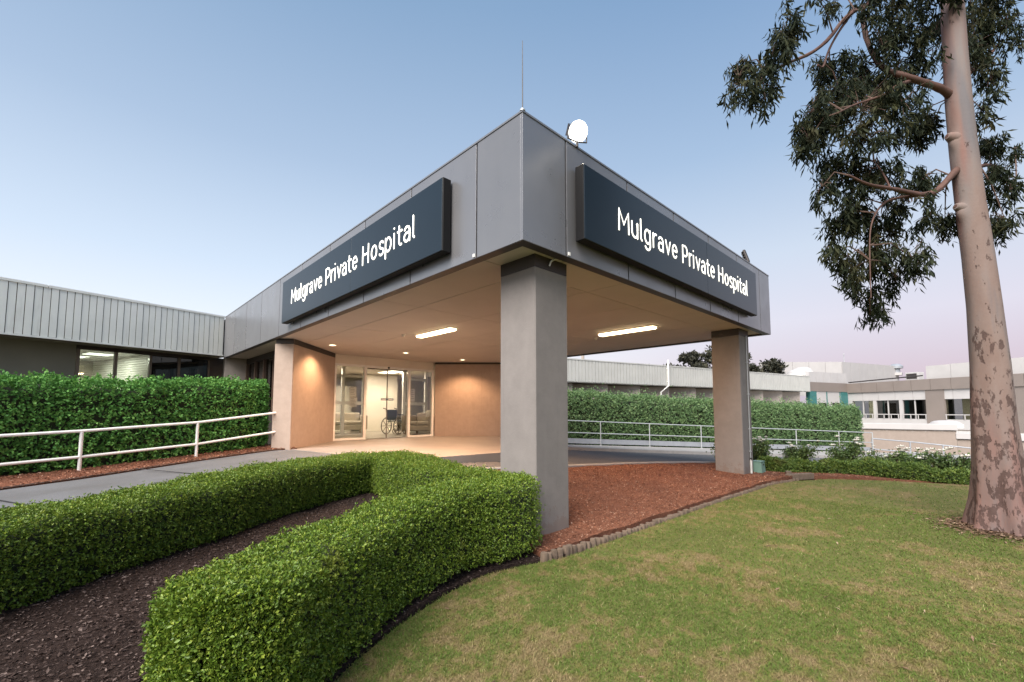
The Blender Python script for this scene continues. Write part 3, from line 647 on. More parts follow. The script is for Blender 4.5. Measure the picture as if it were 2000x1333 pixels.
# inner screen of the air lock
sc = thing('inner_screen', (6.6, 15.2, FZ), 'inner white framed glass screen inside the lobby', 'screen')
for x in (4.9, 6.35, 7.15, 8.75, 9.75): box('frame_post', fr, sc, x - .05, x + .05, 15.15, 15.25, FZ, 2.46)
for a, b in ((4.95, 6.30), (6.40, 7.10), (8.80, 9.70)):
    box('mid_rail', fr, sc, a, b, 15.16, 15.24, 1.12, 1.24); box('head_rail', fr, sc, a, b, 15.16, 15.24, 2.1, 2.18); box('sill', fr, sc, a, b, 15.16, 15.24, FZ, FZ + .05)
    box('pane', M['glass'], sc, a, b, 15.196, 15.204, FZ + .05, 2.1)
box('partition', M['cream'], ent, 8.1, 9.7, 17.4, 17.5, FZ, 2.46); box('partition', M['cream'], ent, 5.7, 8.0, 18.2, 18.3, FZ, 1.95)
for x, y, l in ((5.6, 14.0, 'added lobby lamp nearest the left side light'), (7.9, 13.9, 'added lobby lamp nearest the right side light'), (6.2, 17.0, 'added lobby lamp over the rear sofa'), (9.3, 16.4, 'added lobby lamp deep behind the wheelchair')):
    t = thing('downlight', (x, y, 2.46), l, 'downlight', 'lamps added in the lobby ceiling')
    MB().lathe((x, y, 2.46), [(.07, -.001), (.09, -.001), (.092, -.008), (.07, -.004)], 16).build('trim_ring', M['white'], t); MB().disc((x, y), .07, 2.456, 2.459, 16).build('diffuser', M['lamp_warm'], t); warm_spot((x, y, 2.43), 30, 150, t, .8, (1, .78, .52))  # lamps added to brighten the dark sofa and lobby
for x, y, l in ((5.9, 16.2, 'square light panel over the lobby sofa'), (8.6, 15.9, 'square light panel over the lobby wheelchair')):
    t = thing('light_panel', (x, y, 2.46), l, 'ceiling light'); box('frame', M['white'], t, x - .32, x + .32, y - .62, y + .62, 2.445, 2.459); box('diffuser', M['lamp_room'], t, x - .3, x + .3, y - .6, y + .6, 2.438, 2.4445)
    ld = bpy.data.lights.new('lamp', 'AREA'); ld.size = .6; ld.size_y = 1.2; ld.shape = 'RECTANGLE'; ld.energy = 46; ld.color = (1, .80, .60)
    lo = bpy.data.objects.new('lamp', ld); COL.objects.link(lo); lo.location = (x, y, 2.42); lo.parent = t; lo.matrix_parent_inverse = Matrix.Translation(-t.location)

def sofa(cx, cy, face, L, label):
    """face: plan direction the sitter looks"""
    t = thing('sofa', (cx, cy, FZ), label, 'sofa'); f = Vector(face).normalized(); s = Vector((-f.y, f.x))
    def b(name, m, a, dpt, zz, l, w_, h, bev=.03, par=None):
        c = (cx + s.x * a + f.x * dpt, cy + s.y * a + f.y * dpt, FZ + zz); return MB().obox(c, (s.x, s.y), l, w_, h, bev).build(name, m, par or t)
    b('base', M['sofa'], 0, 0, .24, L - .02, .74, .20); b('backrest', M['sofa'], 0, -.30, .57, L - .30, .2, .44, .04)
    for k in (-1, 1):
        b('armrest', M['sofa'], k * (L / 2 - .08), .02, .42, .15, .80, .54, .03)
        b('seat_cushion', M['sofa'], k * (L - .34) / 4, .08, .41, (L - .34) / 2 - .01, .56, .13, .035)
        for q in (-1, 1): b('leg', M['wood'], k * (L / 2 - .12), q * .28, .07, .05, .05, .14, .004)
    return t
sofa(8.75, 13.75, (-1, -.25), 1.45, 'brown fabric sofa just inside the right side light')
t = thing('cushion', (8.95, 13.62, .52), 'pale patterned cushion propped on the sofa by the glass', 'cushion')
mb = MB(); mb.lathe((0, 0, 0), [(0, -.07), (.14, -.06), (.22, -.02), (.235, 0), (.22, .02), (.14, .06), (0, .07)], 4)
Rc = Matrix.Translation((8.90, 13.62, .76)) @ Matrix.Rotation(R(14), 4, 'Z') @ Matrix.Rotation(R(-75), 4, 'Y') @ Matrix.Rotation(R(45), 4, 'Z')
mb.v = [tuple(Rc @ Vector(v)) for v in mb.v]; mb.smooth = False; mb.build('cover', M['cushion'], t)
sofa(6.95, 16.6, (-.2, -1), 1.7, 'brown fabric sofa behind the inner glass screen')
# wheelchair
wc = thing('wheelchair', (8.45, 15.2, FZ), 'folding wheelchair with dark blue seat beside the sofa', 'wheelchair')
Wm = Matrix.Translation((8.05, 14.75, FZ)) @ Matrix.Rotation(R(25), 4, 'Z')
def W(mb): mb.v = [tuple(Wm @ Vector(v)) for v in mb.v]; return mb
for s_ in (-1, 1):
    y = s_ * .27
    tyre = W(MB().tube([(0 + .30 * math.cos(a), y, .305 + .30 * math.sin(a)) for a in np.linspace(0, 2 * math.pi, 29)], .016, 6, False)).build('wheel', M['tyre'], wc)
    W(MB().tube([(.265 * math.cos(a), y + s_ * .03, .305 + .265 * math.sin(a)) for a in np.linspace(0, 2 * math.pi, 29)], .008, 5, False)).build('push_rim', M['chrome'], tyre)
    for k in range(8):
        a = k * math.pi / 4; W(MB().tube([(0, y, .305), (.29 * math.cos(a), y, .305 + .29 * math.sin(a))], .010, 5)).build('spoke', M['tyre'], tyre)
    W(MB().tube([(.42 + .09 * math.cos(a), y * .85, .095 + .085 * math.sin(a)) for a in np.linspace(0, 2 * math.pi, 17)], .014, 6, False)).build('caster', M['tyre'], wc)
    W(MB().tube([(-.20, y * .88, .95), (-.10, y * .88, .93), (-.06, y * .88, .80), (-.02, y * .88, .30)], .012, 6)).build('back_post', M['chrome'], wc)
    W(MB().tube([(-.24, y * .88, .955), (-.14, y * .88, .94)], .017, 6)).build('grip', M['tyre'], wc)
    W(MB().tube([(-.04, y * .88, .70), (.32, y * .88, .70), (.36, y * .88, .66), (.36, y * .88, .46), (0, y * .88, .46)], .011, 6)).build('arm_tube', M['chrome'], wc)
    W(MB().box(-.02, .30, y * .88 - .025, y * .88 + .025, .705, .735, bev=.008)).build('armrest', M['navy'], wc)
    W(MB().tube([(.36, y * .8, .46), (.46, y * .8, .40), (.60, y * .8, .12)], .011, 6)).build('leg_tube', M['chrome'], wc)
    W(MB().box(.55, .72, y * .8 - .07, y * .8 + .07, .09, .105)).build('footplate', M['tyre'], wc)
W(MB().box(0, .40, -.225, .225, .47, .50, bev=.01)).build('seat', M['navy'], wc)
W(MB().box(-.075, -.05, -.225, .225, .52, .90, bev=.008)).build('backrest', M['navy'], wc)
# notices, shelf, chair, extinguisher
for x, z, w_, h, l in ((5.62, 1.48, .21, .30, 'upper paper notice on the left side light'), (5.64, 1.16, .23, .28, 'lower paper notice on the left side light'), (7.66, 1.42, .16, .42, 'tall paper notice on the right side light')):
    t = thing('paper_notice', (x, DY + .006, z - h / 2), l, 'notice'); box('sheet', M['paper'], t, x - w_ / 2, x + w_ / 2, DY + .0055, DY + .007, z - h / 2, z + h / 2)
    for k in range(5): box('print_line', M['print'], t, x - w_ * .38, x + w_ * (.1 + .06 * ((k * 7) % 5)), DY + .0045, DY + .0052, z + h * .36 - k * h * .16, z + h * .36 - k * h * .16 + .012)
t = thing('wall_shelf', (5.3, 18.1, .9), 'small wall shelf with dark and red items in the lobby', 'shelf')
box('board', M['dark_wood'], t, 5.35, 6.35, 17.95, 18.19, 1.0, 1.03)
for k, (c, h) in enumerate((('dark_wood', .14), ('red', .17), ('dark_wood', .12))):
    box('holder', M[c], t, 5.45 + k * .3, 5.68 + k * .3, 18.0, 18.15, 1.031, 1.031 + h)
t = thing('side_table', (5.35, 15.9, FZ), 'dark slatted side table at the left of the lobby', 'table')
box('top', M['dark_wood'], t, 5.0, 5.65, 15.75, 16.25, FZ + .58, FZ + .63)
for x in (5.04, 5.58):
    for y in (15.8, 16.2): box('leg', M['dark_wood'], t, x, x + .04, y - .02, y + .02, FZ, FZ + .58)
for k in range(4): box('slat', M['dark_wood'], t, 5.12 + k * .12, 5.15 + k * .12, 15.79, 15.81, FZ + .15, FZ + .579)
t = thing('fire_extinguisher', (6.2, 16.0, .4), 'red fire extinguisher behind the inner screen', 'extinguisher')
MB().lathe((6.22, 16.0, FZ + .55), [(0, 0), (.06, 0), (.065, .02), (.065, .3), (.05, .36), (.02, .39), (0, .39)], 14).build('cylinder', M['red'], t)
MB().tube([(6.22, 16.0, FZ + .94), (6.22, 15.97, FZ + 1.0), (6.22, 15.9, FZ + 1.0)], .012, 6).build('valve', M['dark'], t)
MB().tube([(6.22, 15.95, FZ + .98), (6.12, 15.93, FZ + .85), (6.13, 15.94, FZ + .6)], .012, 6).build('hose', M['dark'], t)
box('bracket', M['dark'], t, 6.2, 6.24, 16.062, 16.08, FZ + .6, FZ + .9); box('stand', M['dark'], t, 6.13, 6.31, 15.92, 16.10, FZ, FZ + .02); MB().tube([(6.22, 16.075, FZ + .02), (6.22, 16.075, FZ + .9)], .012, 6).build('stand_post', M['chrome'], t)

# ------------------------------------------------------------------ west wing (left): ribbed fascia, office windows
wd_ = Vector((4.42, 1.28)).normalized(); wn_ = Vector((-wd_.y, wd_.x))           # along the fascia, and inwards
WA = Vector((2.87, 15.93))
def wp(s, n): q = WA - wd_ * s + wn_ * n; return (q.x, q.y)                        # s metres west of the canopy, n metres behind the fascia
ww = thing('west_wing', (*wp(5, 2), -.5), 'low wing with ribbed pale metal fascia behind the ivy hedge', 'building')
FB, FT = 2.61, 3.84
def wbox(name, m, s0, s1, n0, n1, z0, z1, par=None, bev=0):
    c = WA - wd_ * ((s0 + s1) / 2) + wn_ * ((n0 + n1) / 2)
    return MB().obox((c.x, c.y, (z0 + z1) / 2), (wd_.x, wd_.y), abs(s1 - s0), abs(n1 - n0), z1 - z0, bev).build(name, m, par or ww)
wbox('fascia_core', M['rust'], 0, 9.5, .03, .3, FB, FT - .01)
s = .02; k = 0
while s < 6.2:
    wbox('cladding_board', M['clad'], s, s + .122, .005 + .004 * (k % 3), .029, FB + .03 + .003 * (k % 2), FT - .04); s += .1365; k += 1
for s0 in (0, 1.95, 3.9, 5.85, 7.8):
    wbox('top_flashing', M['clad'], s0, s0 + 1.94, -.012, .31, FT - .038, FT + .012 + .006 * ((s0 * 7) % 2))
wbox('bottom_trim', M['clad'], 0, 9.5, -.004, .05, FB - .012, FB + .028)
wbox('soffit', M['lw_wall'], -.3, 9.5, .051, 1.2, FB + .01, FB + .05)
wbox('roof', M['roof'], 0, 9.5, .31, 6, FT - .3, FT - .2)
wbox('end_wall', M['dark'], -1.6, -.06, .9, 1.05, -.45, FB + .009); wbox('wall', M['lw_wall'], 3.10, 4.6, .9, 1.05, -.45, FB + .009); wbox('wall', M['lw_wall'], 4.62, 9.5, .9, 1.05, -.45, FB + .009)
wbox('sill_wall', M['lw_wall'], -.3, 3.09, .9, 1.05, -.45, .95)
wbox('window_head', M['dark'], -.3, 3.09, .885, 1.05, 2.52, FB + .009)
wins = [(2.28, 3.05, 0), (1.50, 2.27, 0), (.78, 1.49, 1), (-.05, .77, 1)]
for s0, s1, d in wins:
    w_ = wbox('window', M['glass_office'] if not d else M['glass_dark'], s0 + .03, s1 - .03, .945, .953, .95, 2.52)
    wbox('window_post', M['bronze'], s0 - .03, s0 + .03, .90, 1.0, .95, 2.519)
    if not d:
        for q in range(26): 
            c = WA - wd_ * ((s0 + s1) / 2) + wn_ * 1.0
            MB().obox((c.x, c.y, 1.22 + q * .05), (wd_.x, wd_.y), s1 - s0 - .09, .02, .009).build('blind_slat', M['blind'], w_)
wbox('window_post', M['bronze'], 3.02, 3.08, .90, 1.0, .95, 2.519)
wbox('office_floor', M['lobby_floor'], -1, 4.6, 1.06, 7, -.1, 0); wbox('office_ceiling', M['white'], -1.2, 4.6, 1.06, 7, 2.6, 2.64); wbox('office_back', M['cream'], 1.4, 4.6, 5.6, 5.7, 0, 2.6)
wbox('office_side', M['cream'], 4.5, 4.6, 1.06, 5.6, 0, 2.6); wbox('office_partition', M['white'], 1.30, 1.40, 1.08, 5.6, 0, 2.6)
for s0, n0, l in ((2.15, 2.6, 'nearer office ceiling light panel behind the blinds'), (2.35, 3.9, 'farther office ceiling light panel behind the blinds')):
    c = wp(s0, n0); t = thing('light_panel', (*c, 2.6), l, 'ceiling light')
    MB().obox((*c, 2.59), (wd_.x, wd_.y), .64, .64, .018).build('frame', M['white'], t); MB().obox((*c, 2.577), (wd_.x, wd_.y), .58, .58, .006).build('diffuser', M['lamp_cool'], t)
    ld = bpy.data.lights.new('lamp', 'AREA'); ld.size = .58; ld.energy = 26; ld.color = (1, .97, .84)
    lo = bpy.data.objects.new('lamp', ld); COL.objects.link(lo); lo.location = (*c, 2.56); lo.parent = t; lo.matrix_parent_inverse = Matrix.Translation(-t.location)
c = wp(3.9, 4.2); t = thing('office_cabinet', (*c, 0), 'white cabinet standing in the lit office', 'cabinet')
MB().obox((*c, 1.0), (wd_.x, wd_.y), .55, .45, 2.0, .01).build('body', M['white'], t); MB().obox((c[0] - wn_.x * .235, c[1] - wn_.y * .235, 1.0), (wd_.x, wd_.y), .5, .016, 1.9, .004).build('door', M['cream'], t)

# ------------------------------------------------------------------ railings
def rail_run(t, pts, hi, lo, r, m, posts, zb, foot=False):
    """two tubes along pts (x, y, ground z) and posts at the listed indices"""
    MB().tube([(x, y, z + hi) for x, y, z in pts], r, 10).build('top_rail', m, t); MB().tube([(x, y, z + lo) for x, y, z in pts], r, 10).build('mid_rail', m, t)
    for i in posts:
        x, y, z = pts[i]; p = MB().tube([(x, y, z + zb), (x, y, z + hi - r * .5)], r * 1.08, 10).build('post', m, t)
        if foot: MB().lathe((x, y, z), [(0, 0), (.06, 0), (.06, .012), (r * 1.3, .014)], 12).build('foot_plate', m, p)
hl = [(-6.5, 8.75, -.42), (-4.2, 9.2, -.33), (-2.1, 9.72, -.25), (-.095, 10.31, -.17), (1.55, 10.68, -.065), (3.02, 10.86, .12)]
hr = thing('handrail', (-.1, 10.3, -.17), 'white tubular handrail along the path in front of the ivy hedge', 'handrail')
rail_run(hr, [(x, y, z) for x, y, z in hl], .745, .315, .024, M['rail'], [0, 1, 2, 3, 4], -.1)
MB().obox((3.03, 10.862, .62), (-.2, 1), .05, .012, .52, .003).build('wall_bracket', M['rail'], hr)
for z in (.5, .66): MB().tube([(3.02, 10.86, z), (3.0, 10.855, z)], .010, 8).build('bolt', M['rail_grey'], hr)
RR = [(9.6, 13.2), (11.9, 11.75), (14.5, 10.07), (16.4, 9.02), (18.5, 7.82), (20.7, 6.58), (22.8, 5.40), (24.9, 4.20), (26.6, 3.2)]
rp = [(x, y, zp(x) + .07) for x, y in RR]
hr2 = thing('guard_rail', (14.5, 10, -.5), 'grey two rail guard rail along the footpath before the long hedge', 'railing')
rail_run(hr2, rp, .93, .47, .019, M['rail_grey'], [2, 3, 4, 5, 6, 7, 8], -.05, True)
for i in range(len(RR) - 1):
    a, b = rp[i], rp[i + 1]; d = (b[0] - a[0], b[1] - a[1]); n = math.hypot(*d); off = (-d[1] / n * .14, d[0] / n * .14)
    mb = MB(); h0, h1 = .05, .24
    q = [(a[0] + off[0], a[1] + off[1], a[2]), (b[0] + off[0], b[1] + off[1], b[2])]; w2 = (-d[1] / n * .03, d[0] / n * .03)
    vs = [(p[0] + e * w2[0], p[1] + e * w2[1], p[2] + h) for p in q for e in (-1, 1) for h in (h0, h1)]
    mb.add(vs, [(0, 1, 3, 2), (4, 6, 7, 5), (0, 4, 5, 1), (2, 3, 7, 6), (1, 5, 7, 3), (0, 2, 6, 4)]).build('kick_board', M['galv_board'], hr2)
GR = [(27.2, 3.3, -.43), (28.0, 2.0, -.56), (28.4, .9, -.68), (28.8, -.35, -.82), (29.3, -2.0, -1.0)]
hr3 = thing('ramp_rail', (25.3, 2, -1.4), 'grey rail sloping down before the beige retaining wall', 'railing')
rail_run(hr3, [(x, y, z - .92) for x, y, z in GR], .92, .42, .028, M['galv_board'], [0, 1, 2, 3, 4], -.5)

# ------------------------------------------------------------------ east wing (right)
EA, EB = Vector((11.0, 16.5)), Vector((42.1, 8.8)); ed = (EB - EA).normalized(); en = Vector((-ed.y, ed.x)); EL = (EB - EA).length
ew = thing('east_wing', (25, 13, -1.2), 'long low wing with pale ribbed fascia behind the tall hedge', 'building')
def ebox(name, m, s0, s1, n0, n1, z0, z1, par=None, bev=0):
    c = EA + ed * ((s0 + s1) / 2) + en * ((n0 + n1) / 2)
    return MB().obox((c.x, c.y, (z0 + z1) / 2), (ed.x, ed.y), s1 - s0, n1 - n0, z1 - z0, bev).build(name, m, par or ew)
EZ0, EZ1 = 2.43, 3.68
ebox('fascia_core', M['clad_far'], 0, EL, .03, .3, EZ0, EZ1)
mb = MB(); s = 0
while s < EL - .2:
    c = EA + ed * (s + .1) + en * .015; mb.obox((c.x, c.y, (EZ0 + EZ1) / 2), (ed.x, ed.y), .20, .028 + .01 * random.random(), EZ1 - EZ0 - .08); s += .235
tag(mb.build('cladding_ribs', M['clad_far'], ew), kind='stuff')
for s0 in np.arange(0, EL - .1, 3.1): ebox('top_flashing', M['clad_far'], s0, min(EL, s0 + 3.08), -.02, .31, EZ1 - .035, EZ1 + .02 + .015 * random.random())
ebox('soffit', M['lw_wall'], 0, EL, .31, 1.6, EZ0 + .02, EZ0 + .06)
ebox('back_wall', M['beige'], 0, EL, 1.4, 1.6, -1.6, EZ0 + .02)
s = .6
while s < EL - 2.4:                      # wall panels angled saw-tooth to imitate the fascia's slanting shadow
    a = EA + ed * s + en * 1.15; b = EA + ed * (s + 2.3) + en * .35; d = b - a
    MB().obox(((a.x + b.x) / 2, (a.y + b.y) / 2, .4), (d.x, d.y), d.length, .16, 4.0, .01).build('wall_panel', M['beige'], ew); s += 2.55
ebox('roof', M['roof'], 0, EL, .31, 9, EZ1 - .3, EZ1 - .2)
dp = thing('downpipe', (25, 12.5, 0), 'white downpipe crossing the pale fascia with a kinked foot', 'pipe')
def ep(s, n, z): q = EA + ed * s + en * n; return (q.x, q.y, z)
sdp = 15.2
MB().tube([ep(sdp, -.06, 4.05), ep(sdp, -.06, 2.45), ep(sdp - .35, .25, 2.05), ep(sdp - .35, .25, -1.2)], .05, 8).build('pipe', M['white'], dp)
for z in (3.5, 2.7): MB().obox(ep(sdp, -.02, z), (ed.x, ed.y), .16, .09, .04).build('bracket', M['white'], dp)
vp = thing('roof_vent', ep(8.9, .5, EZ1), 'stubby vent pipe on the pale roof edge', 'vent')
MB().tube([ep(8.9, .5, EZ1 - .1), ep(8.9, .5, EZ1 + .5)], .09, 10).build('pipe', M['beige'], vp); MB().lathe(ep(8.9, .5, EZ1 + .5), [(0, .06), (.15, 0), (.15, -.04), (0, -.04)], 12).build('cap', M['beige'], vp)

# ------------------------------------------------------------------ far building (two wings meeting at a recessed corner)
fb = thing('far_building', (47, 6, -3), 'distant white and taupe clad building with a row of windows', 'building')
C0 = Vector((47.4, 7.2)); rd = Vector((-3.1, -5.35)).normalized(); rn = Vector((-rd.y, rd.x))    # right wing runs towards us, rn points behind it
if rn.x < 0: rn = -rn
def fbox(name, m, s0, s1, n0, n1, z0, z1, par=None, bev=0):
    c = C0 + rd * ((s0 + s1) / 2) + rn * ((n0 + n1) / 2)
    return MB().obox((c.x, c.y, (z0 + z1) / 2), (rd.x, rd.y), abs(s1 - s0), abs(n1 - n0), z1 - z0, bev).build(name, m, par or fb)
FL = 17.0
fbox('plinth', M['taupe'], 0, FL, .02, .3, -.9, -.42); fbox('sill_band', M['white_panel'], 0, FL, 0, .3, -.42, .28)
for s0 in np.arange(0, FL - .1, 1.25): fbox('band_panel', M['taupe'], s0 + .01, min(FL, s0 + 1.24), -.12, .3, 2.42, 3.22)
for s0 in np.arange(0, FL - .1, 1.25): fbox('lintel_panel', M['white_panel'], s0 + .01, min(FL, s0 + 1.24), 0, .3, 1.72, 2.41)
bays = [(.35, 2.05, 1), (2.3, 4.0, 0), (4.25, 5.85, 0), (7.0, 10.3, 1), (11.4, 14.5, 1)]
prev = 0
for a, b, lit in bays:
    m_ = M['taupe'] if a in (7.0, 11.4) else M['white_panel']
    fbox('pier', m_, prev, a, -.05 if m_ is M['taupe'] else .01, .3, -.9 if m_ is M['taupe'] else .28, 2.419 if m_ is M['taupe'] else 1.72); prev = b
    wv = fbox('window', M['glass_office'] if lit else M['glass_dark'], a, b, .12, .14, .28, 1.72)
    fbox('mullion', M['white_panel'], (a + b) / 2 - .04, (a + b) / 2 + .04, .08, .16, .28, 1.72, wv)
    fbox('balcony_rail', M['white_panel'], a, b, -.06, -.02, .58, .64, wv)
    for q in np.linspace(a + .05, b - .05, 4): fbox('rail_post', M['white_panel'], q - .025, q + .025, -.055, -.025, .281, .579, wv)
    fbox('room_back', M['cream'] if lit else M['navy'], a - .3, b + .3, 2.2, 2.3, .2, 1.9); fbox('room_door', M['taupe'], (a + b) / 2, (a + b) / 2 + .8, 2.15, 2.19, .28, 1.5)
    fbox('room_floor', M['lobby_floor'], a - .3, b + .3, .31, 2.2, .2, .27); fbox('room_ceiling', M['white'], a - .3, b + .3, .31, 2.2, 1.9, 1.95)
    if lit:
        c = C0 + rd * ((a + b) / 2) + rn * 1.2; ld = bpy.data.lights.new('lamp', 'AREA'); ld.size = .8; ld.energy = 28; ld.color = (1, .9, .7)
        lo = bpy.data.objects.new('lamp', ld); COL.objects.link(lo); lo.location = (c.x, c.y, 1.88); lo.parent = fb; lo.matrix_parent_inverse = Matrix.Translation(-fb.location)
        fbox('ceiling_light', M['lamp_room'], (a + b) / 2 - .3, (a + b) / 2 + .3, .9, 1.4, 1.885, 1.899)
fbox('pier', M['white_panel'], prev, FL, .01, .3, .28, 1.72)
fbox('roof_slab', M['roof'], -1, FL, .31, 9, 3.0, 3.15)
for s0, s1, z1 in ((5.9, 7.4, 4.0), (7.42, 9.4, 4.02), (9.42, 12, 4.04), (12.02, 17, 4.05)): fbox('upper_panel', M['white_panel'], s0, s1, .1, .3, 3.221, z1 + .2)
MB().tube([(*(C0 + rd * .2 + rn * -.1), 3.32), (*(C0 + rd * 5.8 + rn * -.1), 3.5)], .05, 6).build('roof_pipe', M['dark'], fb)
# left wing of the far building
ld2 = Vector((47.4 - 42.4, 7.2 - 8.95)); LL = ld2.length; ld2.normalize(); ln2 = Vector((-ld2.y, ld2.x)); L0 = Vector((42.4, 8.95))
def lbox(name, m, s0, s1, n0, n1, z0, z1, par=None):
    c = L0 + ld2 * ((s0 + s1) / 2) + ln2 * ((n0 + n1) / 2); return MB().obox((c.x, c.y, (z0 + z1) / 2), (ld2.x, ld2.y), s1 - s0, n1 - n0, z1 - z0).build(name, m, par or fb)
for s0 in np.arange(0, LL, .98): lbox('upper_panel', M['white_panel'], s0 + .015, min(LL, s0 + .965), 0, .3, 3.25, 4.12)
lbox('band_panel', M['taupe'], 0, LL - .1, -.04, .3, 2.5, 3.249); lbox('wall', M['white_panel'], .9, LL - 1.0, .02, .3, -1, 2.499)
lbox('teal_panel', M['teal'], 0, .88, -.02, .3, -1, 2.499); lbox('teal_panel', M['teal'], LL - .98, LL - .05, -.02, .3, -1, 2.499)
for s0 in (1.15, 3.0):
    wv = lbox('window', M['glass_dark'], s0, s0 + 1.0, -.01, .015, .2, 1.55); lbox('frame', M['teal'], s0 + 1.1, s0 + 1.2, -.012, .015, -.5, 2.49, wv)
# plant room and rooflights behind
pr = thing('plant_room', (58, 9, 3), 'pale panelled plant room on the roof behind', 'building')
a, b, c_ = Vector((50.5, 15.0)), Vector((56.3, 9.0)), Vector((66.5, 5.4))
for p, q, h in ((a, b, 5.95), (b, c_, 5.95)):
    d = q - p; n = max(3, int(d.length / 1.5))
    for i in range(n):
        m0 = p + d * ((i + .5) / n); MB().obox((m0.x, m0.y, 4.2), (d.x, d.y), d.length / n - .03, .2, h - 2.4).build('wall_panel', M['white_panel'], pr)
MB().prism([(50.6, 15.1), (56.4, 9.2), (66.5, 5.6), (68, 12), (55, 18)], 5.2, 5.3).build('roof', M['roof'], pr)
def skylight(x, y, z, r, h, label, sxy=1.6):
    t = thing('rooflight', (x, y, z), label, 'rooflight'); n = 18
    mb = MB(); prof = [(r, 0), (r * .93, h * .45), (r * .72, h * .78), (r * .4, h * .95), (0.01, h)]
    mb.lathe((0, 0, 0), prof, n); mb.v = [(x + v[0] * sxy * rd.x - v[1] * rd.y, y + v[0] * sxy * rd.y + v[1] * rd.x, z + v[2]) for v in mb.v]; mb.build('dome', M['white_panel'], t)
    q = MB(); q.lathe((0, 0, 0), [(r * 1.05, -.18), (r * 1.05, .02), (r * .98, .03)], n); q.v = [(x + v[0] * sxy * rd.x - v[1] * rd.y, y + v[0] * sxy * rd.y + v[1] * rd.x, z + v[2]) for v in q.v]; q.build('kerb', M['white'], t)
skylight(46.0, 10.6, 4.2, .6, .45, 'domed rooflight above the teal panels'); skylight(49.5, 11.0, 4.6, .65, .5, 'domed rooflight left of the plant room')
for x, y, z, h, l in ((52.0, 13.2, 5.3, .9, 'thin aerial left of the plant room'), (57.5, 8.9, 5.9, 1.1, 'thin aerial on the plant room corner')):
    t = thing('roof_aerial', (x, y, z), l, 'aerial'); MB().tube([(x, y, z - .8), (x, y, z + h)], .03, 6).build('mast', M['rail_grey'], t); MB().tube([(x - .3, y, z + h * .8), (x + .3, y, z + h * .8)], .02, 5).build('cross_arm', M['rail_grey'], t)
t = thing('roof_cowl', (66.3, 5.6, 5.3), 'round metal cowl at the end of the plant room', 'vent')
MB().lathe((66.2, 5.5, 5.2), [(0, 0), (.35, 0), (.35, .45), (.62, .5), (.62, .75), (.35, 1.0), (0, 1.05)], 16).build('cowl', M['galv_board'], t); MB().box(65.7, 66.7, 5.0, 6.0, 4.9, 5.2).build('base', M['white_panel'], t)
t = thing('air_conditioner', (*(C0 + rd * 4.6 + rn * .9), 3.2), 'small boxy roof unit beside the dark roof pipe', 'air conditioner'); q = C0 + rd * 4.6 + rn * .9
MB().obox((q.x, q.y, 3.55), (rd.x, rd.y), .9, .6, .6, .02).build('casing', M['white_panel'], t); MB().obox((q.x - rn.x * .31, q.y - rn.y * .31, 3.55), (rd.x, rd.y), .7, .02, .4).build('grille', M['dark'], t)
# beige retaining wall with white coping in front of it, with a dome on its end
rw = thing('retaining_wall', (34, 2, -3), 'long beige rendered wall with white coping below the far building', 'wall')
for p, q, z in (((33.2, 6.2), (34.15, .55), .16), ((34.2, .5), (34.0, -6), -.30)):
    d = (q[0] - p[0], q[1] - p[1]); L = math.hypot(*d); c = ((p[0] + q[0]) / 2, (p[1] + q[1]) / 2)
    MB().obox((*c, (z - .35 - 4) / 2 - 0), d, L, .35, z - .35 + 4).build('wall_face', M['beige'], rw); MB().obox((*c, z - .16), d, L + .1, .55, .34, .02).build('coping', M['white_panel'], rw)
MB().box(34.2, 47, -8, 9, -.6, -.5).build('terrace', M['roof'], rw)
skylight(35.4, .95, .12, .5, .24, 'low domed rooflight standing behind the white coping', 1.5)

